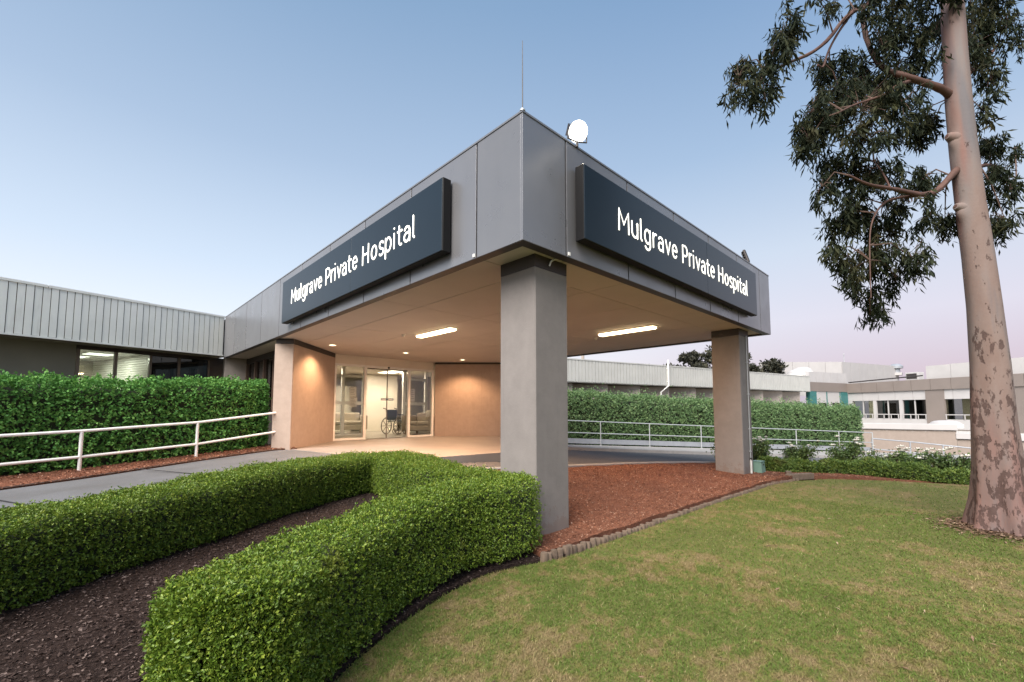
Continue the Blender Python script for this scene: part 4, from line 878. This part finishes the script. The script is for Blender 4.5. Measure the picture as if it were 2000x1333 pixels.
# ------------------------------------------------------------------ planting
def hedge(name, pts, label, cat, n, leaf, lmat, core, zbf, end_cap=True, bulge=.03, droop=.0, width_var=.04, group=None, depth=.045, shag=0.0, aspect=.62):
    """pts: (x, y, width, ztop). A rounded-box body along a plan curve, skinned with leaves over a dark twiggy core"""
    ln = smooth_line(pts, 90, 2); d = np.gradient(ln[:, :2], axis=0); d = unit(d); L = np.r_[0, np.cumsum(np.linalg.norm(np.diff(ln[:, :2], axis=0), axis=1))]
    T = L[-1]
    t = thing(name, (float(ln[45, 0]), float(ln[45, 1]), zbf(ln[45, 0], ln[45, 1])), label, cat, group)
    def body(s, q, inset):
        """s distance along, q perimeter 0..1 (one foot, over the top, other foot)"""
        x = np.interp(s, L, ln[:, 0]); y = np.interp(s, L, ln[:, 1]); w = np.interp(s, L, ln[:, 2]) / 2; zt = np.interp(s, L, ln[:, 3])
        tx = np.interp(s, L, d[:, 0]); ty = np.interp(s, L, d[:, 1])
        zb = np.array([zbf(a, b) for a, b in zip(x, y)]); h = zt - zb
        if end_cap:
            e = np.minimum(s, T - s) / np.maximum(w, .05); w = w * np.sqrt(np.clip(1 - np.clip(1 - e, 0, 1) ** 3, .02, 1)); 
        wav = np.sin(s * 3.1) * .5 + np.sin(s * 7.3 + 1) * .3 + np.sin(s * 13 + q * 9) * .2
        w = w + width_var * wav * .5; h = h + width_var * .35 * np.sin(s * 2.3 + 2) + width_var * .3 * np.sin(s * 9.0)
        per = 2 * h + 2 * w; a = q * per
        side1 = a < h; side2 = a > h + 2 * w
        u = np.where(side1, -1.0, np.where(side2, 1.0, (a - h) / np.maximum(w, 1e-4) - 1)); v = np.where(side1, a / h, np.where(side2, (per - a) / h, 1.0))
        # round the shoulders
        p = 7.0; vv = np.clip((v - .45) / .55, 0, 1); k = (np.abs(u) ** p + vv ** p) ** (1 / p); k = np.maximum(k, 1e-3)
        un = u / np.maximum(k, 1); vn = np.where(v > .45, .45 + .55 * vv / np.maximum(k, 1), v)
        nu_ = np.sign(u) * np.abs(un) ** (p - 1); nv_ = vv ** (p - 1) + .02
        foot = np.clip(1 - v / .16, 0, 1) * .12
        W_ = np.maximum(w - inset, .01) * un * (1 - foot)
        P = np.stack([x - ty * W_, y + tx * W_, zb + (h - inset) * vn], axis=1)
        N = unit(np.stack([-ty * nu_, tx * nu_, nv_], axis=1))
        return P, N
    # core
    nu, nq = 90, 22; S, Q = np.meshgrid(np.linspace(.10, T - .10, nu), np.linspace(0, 1, nq), indexing='ij'); P, _ = body(S.ravel(), Q.ravel(), depth * 1.5)
    idx = np.arange(nu * nq).reshape(nu, nq); a, b, c, e = idx[:-1, :-1].ravel(), idx[1:, :-1].ravel(), idx[1:, 1:].ravel(), idx[:-1, 1:].ravel()
    fast('stems', P, np.concatenate([np.stack([a, b, c], 1), np.stack([a, c, e], 1)]), core, t)
    # leaves: sprigs of a few leaves each so the surface clumps
    ns = n // 4; s = RNG.random(ns) * T; ne = ns // 14; s[:ne] = RNG.random(ne) ** 2 * .22; s[ne:ne + ne // 2] = T - RNG.random(ne // 2) ** 2 * .22; q = RNG.random(ns); P, N = body(s, q, 0)
    P = P + N * RNG.normal(-.25, .55, (ns, 1)) * depth + rand_dirs(ns) * depth * .25
    if shag > 0:
        top = N[:, 2] > .6; P[top, 2] += RNG.exponential(shag, top.sum())
    P = np.repeat(P, 4, axis=0); N = np.repeat(N, 4, axis=0); m = len(P)
    P = P + rand_dirs(m) * leaf * .45; D = unit(N * .55 + rand_dirs(m) * .9 + np.array([[0, 0, .25 - droop]])); NN = unit(N * .8 + rand_dirs(m) * .75)
    Ls = leaf * RNG.uniform(.7, 1.25, m); V, Tt = leaf_arrays(P, NN, D, Ls, Ls * aspect * RNG.uniform(.8, 1.15, m))
    zmin = np.array([zbf(a, b) for a, b in P[::200, :2]]).min(); V[:, 2] = np.maximum(V[:, 2], zmin + .002)
    r_ = np.clip(np.repeat(RNG.normal(.42, .22, ns), 4) + RNG.normal(0, .14, m), 0, 1)
    fast('foliage', V, Tt, lmat, t, np.repeat(r_, 2)); return t
HED = [(.34, 1.98, .46, .20), (.52, 2.22, .50, .21), (.78, 2.46, .50, .22), (1.25, 2.74, .48, .23), (1.75, 2.98, .50, .25), (2.3, 3.12, .52, .25), (2.72, 3.04, .52, .26), (2.98, 2.99, .48, .26), (3.02, 3.25, .48, .27), (2.99, 3.75, .52, .27), (3.0, 4.4, .56, .27), (3.12, 5.1, .66, .27), (3.2, 5.7, .74, .28), (3.15, 6.15, .74, .28), (2.75, 6.15, .74, .28), (2.2, 5.95, .70, .27), (1.3, 5.42, .68, .26), (.75, 5.0, .66, .26), (.2, 4.6, .64, .26), (-.3, 4.25, .62, .25), (-1.0, 3.8, .62, .24), (-2.0, 3.2, .62, .23)]
def zhed(x, y): return -.40 + .17 * min(1, max(0, (y - 2.6) / 1.9))
hedge('box_hedge', HED, 'clipped box hedge curving in a horseshoe beside the lawn', 'hedge', 480000, .0162, M['box_leaf'], M['box_core'], zhed, depth=.032)
hedge('ivy_hedge', [(-6.2, 9.75, .9, 1.30), (-3.2, 10.35, .9, 1.36), (-1.05, 10.95, .9, 1.42), (.6, 11.25, .9, 1.48), (1.8, 11.46, .9, 1.53), (2.6, 11.62, .85, 1.56), (3.0, 11.68, .8, 1.57)], 'tall dense dark green ivy hedge behind the white handrail', 'hedge', 95000, .050, M['ivy_leaf'], M['box_core'], lambda x, y: zw(x) + .03, width_var=.08, depth=.09, droop=.35, aspect=.7)
hedge('clipped_hedge', [(10.6, 13.9, 1.5, 1.66), (12.6, 12.5, 1.5, 1.60), (15.0, 11.05, 1.5, 1.52), (17.5, 9.65, 1.5, 1.36), (20.2, 8.1, 1.5, 1.22), (22.6, 6.75, 1.5, 1.12), (24.6, 5.65, 1.5, 1.03), (26.3, 4.7, 1.5, .96), (27.4, 4.1, 1.5, .92)], 'very tall clipped hedge behind the grey guard rail', 'hedge', 190000, .062, M['shrub_leaf'], M['box_core'], lambda x, y: zp(x) - .05, width_var=.14, depth=.09, shag=.07)
hedge('low_hedge', [(10.42, 3.05, .34, -.19), (10.75, 2.92, .42, -.18), (11.3, 2.62, .44, -.17), (11.75, 2.05, .44, -.18), (11.9, 1.5, .42, -.20), (11.78, .95, .42, -.20), (11.68, .5, .42, -.20), (11.8, 0, .42, -.20), (12.2, -.7, .42, -.20), (12.9, -1.9, .42, -.20)], 'knee high clipped hedge curving behind the far lawn edge', 'hedge', 56000, .032, M['low_leaf'], M['box_core'], lambda x, y: -.43, width_var=.13)

def bush(name, x, y, zb, r, h, n, label, cat, leaf, lmat, flowers=0, group=None):
    t = thing(name, (x, y, zb), label, cat, group)
    nst = max(5, n // 260); st = MB(); tips = []
    for k in range(nst):
        a = random.random() * 6.283; rr = r * math.sqrt(random.random()); hh = h * random.uniform(.6, 1.05)
        p = [(x + .05 * math.cos(a), y + .05 * math.sin(a), zb - .03), (x + rr * .5 * math.cos(a), y + rr * .5 * math.sin(a), zb + hh * .5), (x + rr * math.cos(a), y + rr * math.sin(a), zb + hh)]
        st.tube(p, [.012, .009, .005], 5); tips.append(p)
    tag(st.build('stems', M['twig'], t), kind='stuff')
    T_ = np.array(tips); k = RNG.integers(0, nst, n); f = RNG.uniform(.25, 1.0, n)[:, None]
    P = np.where(f < .5, T_[k, 0] * (1 - 2 * f) + T_[k, 1] * 2 * f, T_[k, 1] * (2 - 2 * f) + T_[k, 2] * (2 * f - 1)) + RNG.normal(0, r * .2, (n, 3)) * np.array([[1, 1, .6]])
    P[:, 2] = np.maximum(P[:, 2], zb + .03); L_ = leaf * RNG.uniform(.7, 1.3, n)
    V, Tt = leaf_arrays(P, unit(rand_dirs(n) + np.array([[0, 0, .8]])), rand_dirs(n) + np.array([[0, 0, .2]]), L_, L_ * .62)
    fast('foliage', V, Tt, lmat, t, np.repeat(np.clip(RNG.normal(.45, .25, n), 0, 1), 2))
    for q in range(flowers):
        p = tips[random.randrange(nst)][2]; c = (p[0] + random.uniform(-.06, .06), p[1] + random.uniform(-.06, .06), p[2] + random.uniform(.04, .13)); rr = random.uniform(.05, .085)
        mb = MB()
        for ring, (m_, ang, sc_) in enumerate(((5, .35, 1.0), (5, .9, .75), (3, 1.25, .5))):
            for j in range(m_):
                a = 6.283 * j / m_ + ring * .5; dx, dy = math.cos(a), math.sin(a); R_ = rr * sc_; ca, sa = math.cos(ang), math.sin(ang)
                mb.add([c, (c[0] + dx * R_ * ca * .6 - dy * R_ * .5, c[1] + dy * R_ * ca * .6 + dx * R_ * .5, c[2] + R_ * sa * .6), (c[0] + dx * R_ * ca, c[1] + dy * R_ * ca, c[2] + R_ * sa), (c[0] + dx * R_ * ca * .6 + dy * R_ * .5, c[1] + dy * R_ * ca * .6 - dx * R_ * .5, c[2] + R_ * sa * .6)], [(0, 1, 2, 3)])
        mb.build('flower', M['petal'], t)
rose_pos = [(11.3, 4.15, .34, .62, 'leafy rose bush nearest the far column'), (12.2, 3.75, .36, .60, 'rose bush left of the pale kerb above the low hedge'), (13.0, 3.0, .36, .50, 'small rose bush in front of the hedge end'),
            (13.0, 2.15, .40, .74, 'tallest white rose bush beside the hedge end'), (12.75, 1.35, .36, .56, 'white rose bush second along the low hedge'), (12.7, .85, .36, .52, 'white rose bush at the middle of the low hedge'), (12.75, .35, .36, .55, 'white rose bush left of the gum trunk')]
for i, (x, y, r_, h, l) in enumerate(rose_pos):
    bush('rose_bush', x, y, -.46 if i < 3 else -.5, r_, h, 2600, l, 'rose', .05, M['rose_leaf'] if i else M['low_leaf'], [6, 12, 8, 14, 13, 12, 14, 6, 6][i], 'white roses behind the low hedge')

# gum tree
TR = [(7.46, -.22, -.55, .36), (7.45, -.21, -.38, .285), (7.44, -.20, -.1, .232), (7.42, -.20, .21, .208), (7.42, -.19, .79, .185), (7.43, -.20, 1.45, .165), (7.41, -.19, 2.12, .147), (7.40, -.17, 2.72, .138), (7.37, -.14, 3.34, .130), (7.34, -.12, 3.97, .124), (7.33, -.11, 4.61, .119), (7.34, -.11, 5.23, .113), (7.35, -.12, 5.93, .105), (7.40, -.10, 7.0, .09), (7.5, -.05, 8.2, .065), (7.6, 0, 9.3, .03)]
gum = thing('gum_tree', (7.43, -.2, -.42), 'tall smooth barked gum tree with drooping dark leaves on the lawn', 'tree')
tr_ = np.array(TR); zs = np.concatenate([np.linspace(-.55, 1.2, 40), np.linspace(1.22, 5.5, 190), np.linspace(5.55, 9.3, 30)]); nA = 56; V = []; 
for z in zs:
    cx, cy, r0 = [np.interp(z, tr_[:, 2], tr_[:, i]) for i in (0, 1, 3)]
    fl = max(0, min(1, (1.3 - z) / 1.7)) ** 1.5
    for j in range(nA):
        a = 2 * math.pi * j / nA
        # flutes run between the root flares
        k = 1 + fl * (.16 * math.cos(5 * a + .6) + .10 * math.cos(3 * a + 2.0) + .04 * math.cos(11 * a)) + .012 * math.sin(3 * a + z * 2.1) + .010 * math.sin(7 * a - z * 1.3)
        for kz, ka, km in ((4.10, 2.45, .30), (3.24, 2.45, .34)):
            da = math.atan2(math.sin(a - ka), math.cos(a - ka)); k += km * math.exp(-((z - kz + .05 * abs(z - kz)) / .085) ** 2 - (da / .38) ** 2)
        V.append((cx + r0 * k * math.cos(a), cy + r0 * k * math.sin(a), z))
idx = np.arange(len(zs) * nA).reshape(len(zs), nA); nx_ = np.roll(idx, -1, axis=1); a, b, c, e = idx[:-1].ravel(), nx_[:-1].ravel(), nx_[1:].ravel(), idx[1:].ravel()
fast('trunk', np.array(V), np.concatenate([np.stack([a, b, c], 1), np.stack([a, c, e], 1)]), M['bark'], gum, smooth=True)
BR = [([(7.30, -.06, 4.69), (7.12, .03, 4.76), (6.89, .18, 4.79), (6.69, .30, 4.82), (6.61, .45, 4.92), (6.58, .55, 5.09), (6.60, .60, 5.30), (6.56, .63, 5.43), (6.67, .66, 5.86), (6.84, .64, 6.06)], .062, .03),
      ([(6.78, .27, 4.80), (6.54, .38, 4.67), (6.30, .46, 4.48), (6.05, .57, 4.35), (5.79, .68, 4.22), (5.54, .78, 4.06)], .03, .010),
      ([(7.38, -.08, 6.6), (7.14, .22, 6.24), (6.65, .55, 5.90), (6.48, .71, 5.80), (6.28, .83, 5.58), (6.13, .91, 5.34), (5.84, 1.05, 5.06), (5.55, 1.19, 4.88), (5.30, 1.29, 4.71), (5.05, 1.38, 4.5)], .05, .014),
      ([(6.48, .71, 5.80), (6.3, .85, 5.5), (6.15, .95, 5.2), (6.05, .98, 4.95), (5.85, 1.0, 4.9)], .022, .012),
      ([(7.30, -.07, 3.80), (7.12, .02, 3.63), (6.95, .12, 3.45), (6.68, .24, 3.35), (6.38, .39, 3.36), (6.08, .54, 3.35), (5.85, .62, 3.32), (5.65, .75, 3.40)], .055, .012),
      ([(6.64, .27, 3.35), (6.43, .49, 3.32), (6.25, .58, 3.19), (6.11, .65, 2.96), (6.03, .66, 2.60), (5.96, .66, 2.13)], .026, .006),
      ([(7.46, -.16, 3.80), (8.0, -.33, 4.02), (8.44, -.48, 4.07), (8.71, -.60, 3.99)], .04, .01), ([(7.46, -.16, 4.95), (8.05, -.38, 5.39), (8.52, -.56, 5.85)], .04, .015),
      ([(6.58, .55, 5.09), (6.75, .6, 5.2), (6.95, .5, 5.35)], .018, .008), ([(6.61, .45, 4.92), (6.72, .5, 5.05), (6.98, .42, 5.12)], .018, .008), ([(7.36, -.1, 5.9), (7.6, -.1, 6.2), (8.1, -.3, 6.4)], .045, .015), ([(6.2, .47, 3.36), (6.2, .52, 3.55), (6.3, .6, 3.75)], .014, .006)]
for pts, r0, r1 in BR:
    p = smooth_line(pts, 26, 2); MB().tube([tuple(q) for q in p], np.linspace(r0 * .72, r1 * .8, 26) * (1 + .07 * np.sin(np.arange(26) * 1.9 + r0 * 99)), 9).build('branch', M['branch'], gum)
for kz, rr in ((4.13, .115), (3.27, .125)):
    a = 2.45; ux, uy = math.cos(a), math.sin(a); cx, cy = [float(np.interp(kz, tr_[:, 2], tr_[:, i])) for i in (0, 1)]
    k_ = MB().tube([(cx + ux * d, cy + uy * d, kz + d * .25) for d in (.07, .11, .145, .175, .192, .197)], [.082, .070, .055, .044, .036, .024], 14).build('knot', M['bark'], gum)
    MB().tube([(cx + ux * d, cy + uy * d, kz + d * .25) for d in (.190, .201)], [.028, .018], 9).build('heartwood', M['branch'], k_)
CL = [(4.99,1.39,4.39,0.28,0.20),(5.12,1.21,4.91,0.22,0.27),(4.91,1.55,4.55,0.12,0.14),(5.02,1.32,4.19,0.08,0.07),(5.27,1.09,5.04,0.09,0.15),(5.02,1.48,4.75,0.12,0.13),(6.39,0.97,5.14,0.27,0.23),(6.67,0.72,5.05,0.24,0.29),(6.40,0.87,4.76,0.29,0.20),(5.59,1.01,4.23,0.22,0.18),(5.91,1.03,4.18,0.25,0.22),(6.17,0.68,4.35,0.33,0.27),(6.57,0.35,4.47,0.28,0.27),(6.12,0.60,3.95,0.25,0.16),(5.51,1.06,3.86,0.12,0.20),(7.48,0.28,4.55,0.20,0.24),(7.01,0.51,5.05,0.22,0.23),(7.56,0.14,4.52,0.14,0.21),(6.37,0.93,3.83,0.27,0.23),(5.62,0.98,3.35,0.12,0.18),(6.42,0.56,3.69,0.23,0.16),(7.22,0.25,3.76,0.25,0.20),(6.41,0.86,3.31,0.29,0.20),(6.89,0.63,3.29,0.22,0.26),(6.38,0.98,3.15,0.15,0.14),(6.55,0.32,3.26,0.15,0.13),(7.46,0.08,3.26,0.15,0.17),(7.33,0.21,3.29,0.12,0.13),(6.40,0.70,3.53,0.21,0.16),(5.87,0.83,2.60,0.20,0.18),(6.49,0.63,2.68,0.23,0.25),(6.56,0.34,2.62,0.14,0.21),(6.52,0.94,2.41,0.12,0.13),(6.77,0.73,2.33,0.11,0.26),(6.76,0.51,2.47,0.13,0.14),(5.80,0.95,2.68,0.09,0.10),(6.76,0.77,2.06,0.07,0.08),(7.00,0.33,5.64,0.32,0.28),(7.77,0.03,5.86,0.37,0.33),(8.22,-0.31,6.04,0.37,0.37),(8.31,-0.60,5.90,0.25,0.33),(7.61,-0.18,5.36,0.30,0.17),(7.17,0.24,5.29,0.21,0.26),(5.88,0.96,5.68,0.25,0.05),(6.18,0.58,5.50,0.17,0.08),(6.51,0.47,5.17,0.13,0.19),(6.46,0.84,6.02,0.21,0.07),(6.44,0.33,5.69,0.30,0.16),(7.02,-0.04,5.89,0.31,0.16),(8.23,-0.47,6.44,0.34,0.24),(7.78,-0.38,4.93,0.13,0.26),(8.04,-0.37,4.26,0.16,0.22),(7.95,-0.34,3.80,0.16,0.26),(7.96,-0.43,3.25,0.16,0.23),(8.89,-0.63,4.44,0.08,0.14),(7.61,-0.31,4.55,0.10,0.17),(8.14,-0.51,3.61,0.11,0.18)]
bp = np.concatenate([smooth_line(p, 26, 2) for p, _, _ in BR]); RT = np.array([.7214, -.6925, 0]); FW = np.array([.6925, .7214, 0])
tw = MB(); LP, LD, LR = [], [], []
for cx, cy, cz, rx, rz in CL:
    C = np.array((cx, cy, cz)); d = np.linalg.norm(bp - C, axis=1); root = bp[int(np.argmin(d))]
    mid = (root + C) / 2 + np.array((0, 0, .10)); tw.tube([tuple(root), tuple(mid), tuple(C)], [.009, .007, .004], 5)
    nt = max(4, int(92 * rx * rz / .06)); nt = min(nt, 104)
    subs = []
    for k in range(max(3, nt // 6)):
        u = RNG.normal(size=3); u /= np.linalg.norm(u); rad = RNG.random() ** .4; subs.append((u * rad, RNG.uniform(.5, 1.4)))
    for k in range(nt):
        u, sz = subs[k % len(subs)]; u = u + RNG.normal(0, .15, 3) * sz
        o = C + RT * u[0] * rx * 1.05 + FW * u[1] * (.5 * rx + .12) + np.array((0, 0, u[2] * rz * 1.05 + .05))
        if k % 3 == 0: tw.tube([tuple(C + (o - C) * .15), tuple((C + o) / 2 + np.array((0, 0, .03))), tuple(o)], [.0035, .003, .002], 4)
        sw = RNG.normal(0, .5, 2); ln = RNG.uniform(.08, .24); nl = int(RNG.integers(6, 13)); tone = RNG.normal(.42, .2)
        for q in range(nl):
            f = q / nl; LP.append(o + np.array((sw[0] * ln * f * .5, sw[1] * ln * f * .5, -ln * f)) + RNG.normal(0, .016, 3)); v = RNG.normal(0, .55, 3); v[2] = -1.0 + RNG.normal(0, .4); LD.append(v); LR.append(tone + RNG.normal(0, .12))
tag(tw.build('twigs', M['twig'], gum), kind='stuff')
LP, LD = np.array(LP), np.array(LD); n = len(LP); L_ = RNG.uniform(.06, .13, n)
V, T_ = leaf_arrays(LP, rand_dirs(n), LD, L_, L_ * RNG.uniform(.15, .24, n), .1)
fast('crown', V, T_, M['gum_leaf'], gum, np.repeat(np.clip(LR, 0, 1), 2))

def far_tree(x, y, zb, h, r, label, n=5200):
    t = thing('distant_tree', (x, y, zb), label, 'tree', 'dark trees behind the east wing roof')
    MB().tube([(x, y, zb), (x + .2, y, zb + h * .4), (x, y + .2, zb + h * .7)], [.35, .28, .12], 8).build('trunk', M['twig'], t)
    P = []
    for k in range(16):
        a = random.random() * 6.283; rr = r * math.sqrt(random.random()) * .8; c = np.array((x + rr * math.cos(a), y + rr * math.sin(a), zb + h * random.uniform(.62, .93) - .25 * rr)); s_ = r * random.uniform(.22, .42)
        u = rand_dirs(n // 16) * (RNG.random((n // 16, 1)) ** .4) * s_ * np.array([[1, 1, .75]]); P.append(c + u)
    P = np.concatenate(P); m = len(P); V, T_ = leaf_arrays(P, rand_dirs(m), rand_dirs(m), RNG.uniform(.25, .5, m), RNG.uniform(.12, .26, m))
    fast('crown', V, T_, M['far_leaf'], t, np.repeat(np.clip(RNG.normal(.4, .25, m), 0, 1), 2))
far_tree(42.3, 22.2, -1.5, 7.6, 2.0, 'small dark tree farthest left behind the pale roof'); far_tree(45.0, 19.6, -2, 9.6, 2.3, 'dark tree just left of the far column'); far_tree(47.6, 17.2, -2, 10.2, 2.6, 'broad dark tree behind the far column'); far_tree(50.5, 14.9, -2.2, 8.9, 2.4, 'dark tree just right of the far column'); far_tree(53.5, 14.6, -2.4, 8.7, 2.0, 'lowest dark tree right of the far column')

# ------------------------------------------------------------------ timber edging, column conduit, green box
le = thing('log_edging', (6, 2.68, -.42), 'row of short upright logs edging the red mulch', 'edging')
logs = []
for k in range(6):
    mb = MB(); r0 = .029 + .003 * (k % 3)
    mb.lathe((0, 0, 0), [(0, 0), (r0, 0), (r0 * 1.02, .08), (r0 * .98, .152), (r0 * .86, .165), (0, .167 + .004 * (k % 2))], 9)
    mb.v = [(v[0] * (1 + .12 * math.sin(3 * math.atan2(v[1], v[0]) + k)), v[1] * (1 + .1 * math.cos(2 * math.atan2(v[1], v[0]) + k)), v[2]) for v in mb.v]; logs.append(mb.mesh('log', M['log']))
x = 2.98
ed_ = np.array([(2.9, 2.70), (3.6, 2.68), (6.0, 2.655), (8.4, 2.60), (9.05, 2.55), (9.75, 2.42), (10.3, 2.2)])
while x < 9.95:
    y = float(np.interp(x, ed_[:, 0], ed_[:, 1])) + random.uniform(-.008, .008)
    h = .52 if x > 4.2 else .80 - .28 * (x - 3) / 1.2
    place('log', random.choice(logs), le, (x, y, -.50 + random.uniform(-.012, .012)), (random.uniform(-.08, .08), random.uniform(-.08, .08), random.random() * 6), (1, 1, h + .12)); x += random.uniform(.066, .078)
t = thing('conduit', (9.62, 3.09, -.3), 'thin conduit clipped to the outer face of the far column', 'conduit')
MB().tube([(9.61, 3.085, 2.44), (9.61, 3.085, 1.2), (9.61, 3.085, -.2)], .009, 6).build('pipe', M['rail_grey'], t); MB().tube([(9.61, 3.08, -.06), (9.61, 3.08, -.4)], .02, 8).build('sleeve', M['pvc'], t)
for z in (1.9, 1.25, .55, .1): MB().box(9.59, 9.63, 3.068, 3.099, z - .012, z + .012).build('clip', M['rail_grey'], t)
MB().box(9.593, 9.627, 3.06, 3.099, -.08, -.03).build('joint', M['dark'], t)
t = thing('utility_box', (9.95, 3.1, -.42), 'small green plastic utility box beside the far column', 'box')
mb = MB(); b0, b1 = .13, .10
mb.add([(9.97 + i * b0, 3.06 + j * .11, -.45) for j in (-1, 1) for i in (-1, 1)] + [(9.97 + i * b1, 3.06 + j * .085, -.13) for j in (-1, 1) for i in (-1, 1)], [(0, 2, 3, 1), (4, 5, 7, 6), (0, 1, 5, 4), (2, 6, 7, 3), (0, 4, 6, 2), (1, 3, 7, 5)]).build('body', M['green_box'], t)
MB().box(9.86, 10.08, 2.965, 3.155, -.13, -.115, bev=.004).build('lid', M['green_box'], t); MB().box(9.95, 9.99, 2.958, 2.966, -.2, -.17).build('latch', M['dark'], t)
t = thing('timber_sleeper', (10.05, 2.5, -.42), 'weathered timber sleeper ending the log edging', 'timber')
MB().obox((10.12, 2.37, -.38), (.75, -.42), .62, .1, .12, .01).build('beam', M['log'], t); MB().obox((10.36, 2.62, -.37), (.9, .3), .2, .1, .1, .01).build('end_block', M['log'], t)

# ------------------------------------------------------------------ loose stuff: chips and grass
def chips(name, A, B, zf, n, m, label, smin, smax, keep=None, power=1.0):
    a, b = smooth_line(A, 300), smooth_line(B, 300); k = RNG.integers(0, 300, n); v = RNG.random(n) ** power
    P2 = a[k] * (1 - v[:, None]) + b[k] * v[:, None] + RNG.normal(0, .02, (n, 2))
    P = np.column_stack([P2, [zf(x, y, q) for (x, y), q in zip(P2, v)]])
    if keep is not None: P = P[keep(P)]
    n = len(P); P[:, 2] += RNG.uniform(.0, .012, n)
    D = RNG.normal(size=(n, 3)); D[:, 2] *= .25; N = RNG.normal(0, .35, (n, 3)); N[:, 2] += 1; L = RNG.uniform(smin, smax, n) * RNG.choice([.6, 1, 1.5], n)
    V, T = leaf_arrays(P - unit(D) * L[:, None] / 2, N, D, L, L * RNG.uniform(.25, .6, n), .12)
    tag(fast(name, V, T, m, None, np.repeat(RNG.random(n), 2)), label, 'mulch', kind='stuff')
def far_keep(p): return (np.hypot(p[:, 0], p[:, 1]) < 15)
chips('bark_chips', [(3.0, 2.74)] + EDGE[1:6], DR_N[:7], zred, 100000, M['chip_red'], 'loose red bark chips under the canopy', .009, .024, far_keep)
chips('bark_chips', HB_A, HB_B, zbed, 130000, M['chip_dark'], 'loose dark bark chips between the hedge arms', .008, .022, lambda p: (p[:, 0] > -2.2))
chips('bark_chips', MS_A, MS_B, lambda x, y, v: zw(x) + .022 + .05 * min(1, v * 3), 16000, M['chip_red'], 'loose red bark chips along the ivy hedge foot', .015, .04, lambda p: (p[:, 0] > -3), 1.5)

def litter(name, m, label, P, smin, smax, asp):
    n = len(P); D = RNG.normal(size=(n, 3)); D[:, 2] *= .12; N = RNG.normal(0, .25, (n, 3)); N[:, 2] += 1; L = RNG.uniform(smin, smax, n)
    V, T = leaf_arrays(P, N, D, L, L * asp, .1); tag(fast(name, V, T, m, None, np.repeat(RNG.random(n), 2)), label, 'litter', kind='stuff')
n_ = 3000; rr_ = .22 + np.abs(RNG.normal(0, .22, n_)); th_ = RNG.uniform(0, 6.283, n_)
litter('bark_litter', M['litter'], 'shed bark and dry leaves ringing the gum trunk', np.column_stack([7.43 + rr_ * np.cos(th_), -.2 + rr_ * np.sin(th_), -.412 + .03 * np.exp(-rr_ * 3)]), .02, .07, .3)
n_ = 330; P_ = np.column_stack([RNG.uniform(.5, 11.4, n_), RNG.uniform(-6, 2.7, n_), np.full(n_, -.398)]); P_ = P_[in_poly(P_, LAWN)]
litter('fallen_leaves', M['litter'], 'fallen gum leaves scattered over the lawn', P_, .03, .08, .2)
def grass(n, rmin, rmax, Lmin, Lmax, wid):
    az = RNG.uniform(R(46.17 - 56), R(46.17 + 40), n); rr = np.sqrt(RNG.uniform(rmin ** 2, rmax ** 2, n)); P = np.column_stack([rr * np.cos(az), rr * np.sin(az), np.full(n, -.421)])
    P = P[in_poly(P, LAWN)]; P = P[np.hypot(P[:, 0] - 7.43, P[:, 1] + .2) > .42]; n = len(P)
    th = RNG.uniform(0, 6.283, n); lean = RNG.uniform(.3, 1.5, n); D = np.column_stack([np.cos(th) * lean, np.sin(th) * lean, np.ones(n) * .75]); L = RNG.uniform(Lmin, Lmax, n)
    return leaf_arrays(P, np.column_stack([-np.cos(th), -np.sin(th), np.ones(n)]), D, L, wid, .05)
parts = [grass(185000, 1.7, 4.2, .010, .032, .0034), grass(155000, 4.2, 8.0, .012, .034, .0055), grass(65000, 8.0, 14, .014, .036, .009)]
V = np.concatenate([p[0] for p in parts]); off = 0; TT = []
for p in parts: TT.append(p[1] + off); off += len(p[0])
T = np.concatenate(TT); tag(fast('grass_blades', V, T, M['blade'], None, np.repeat(RNG.random(len(T) // 2), 2)), 'short patchy green and straw coloured grass', 'grass', kind='stuff')
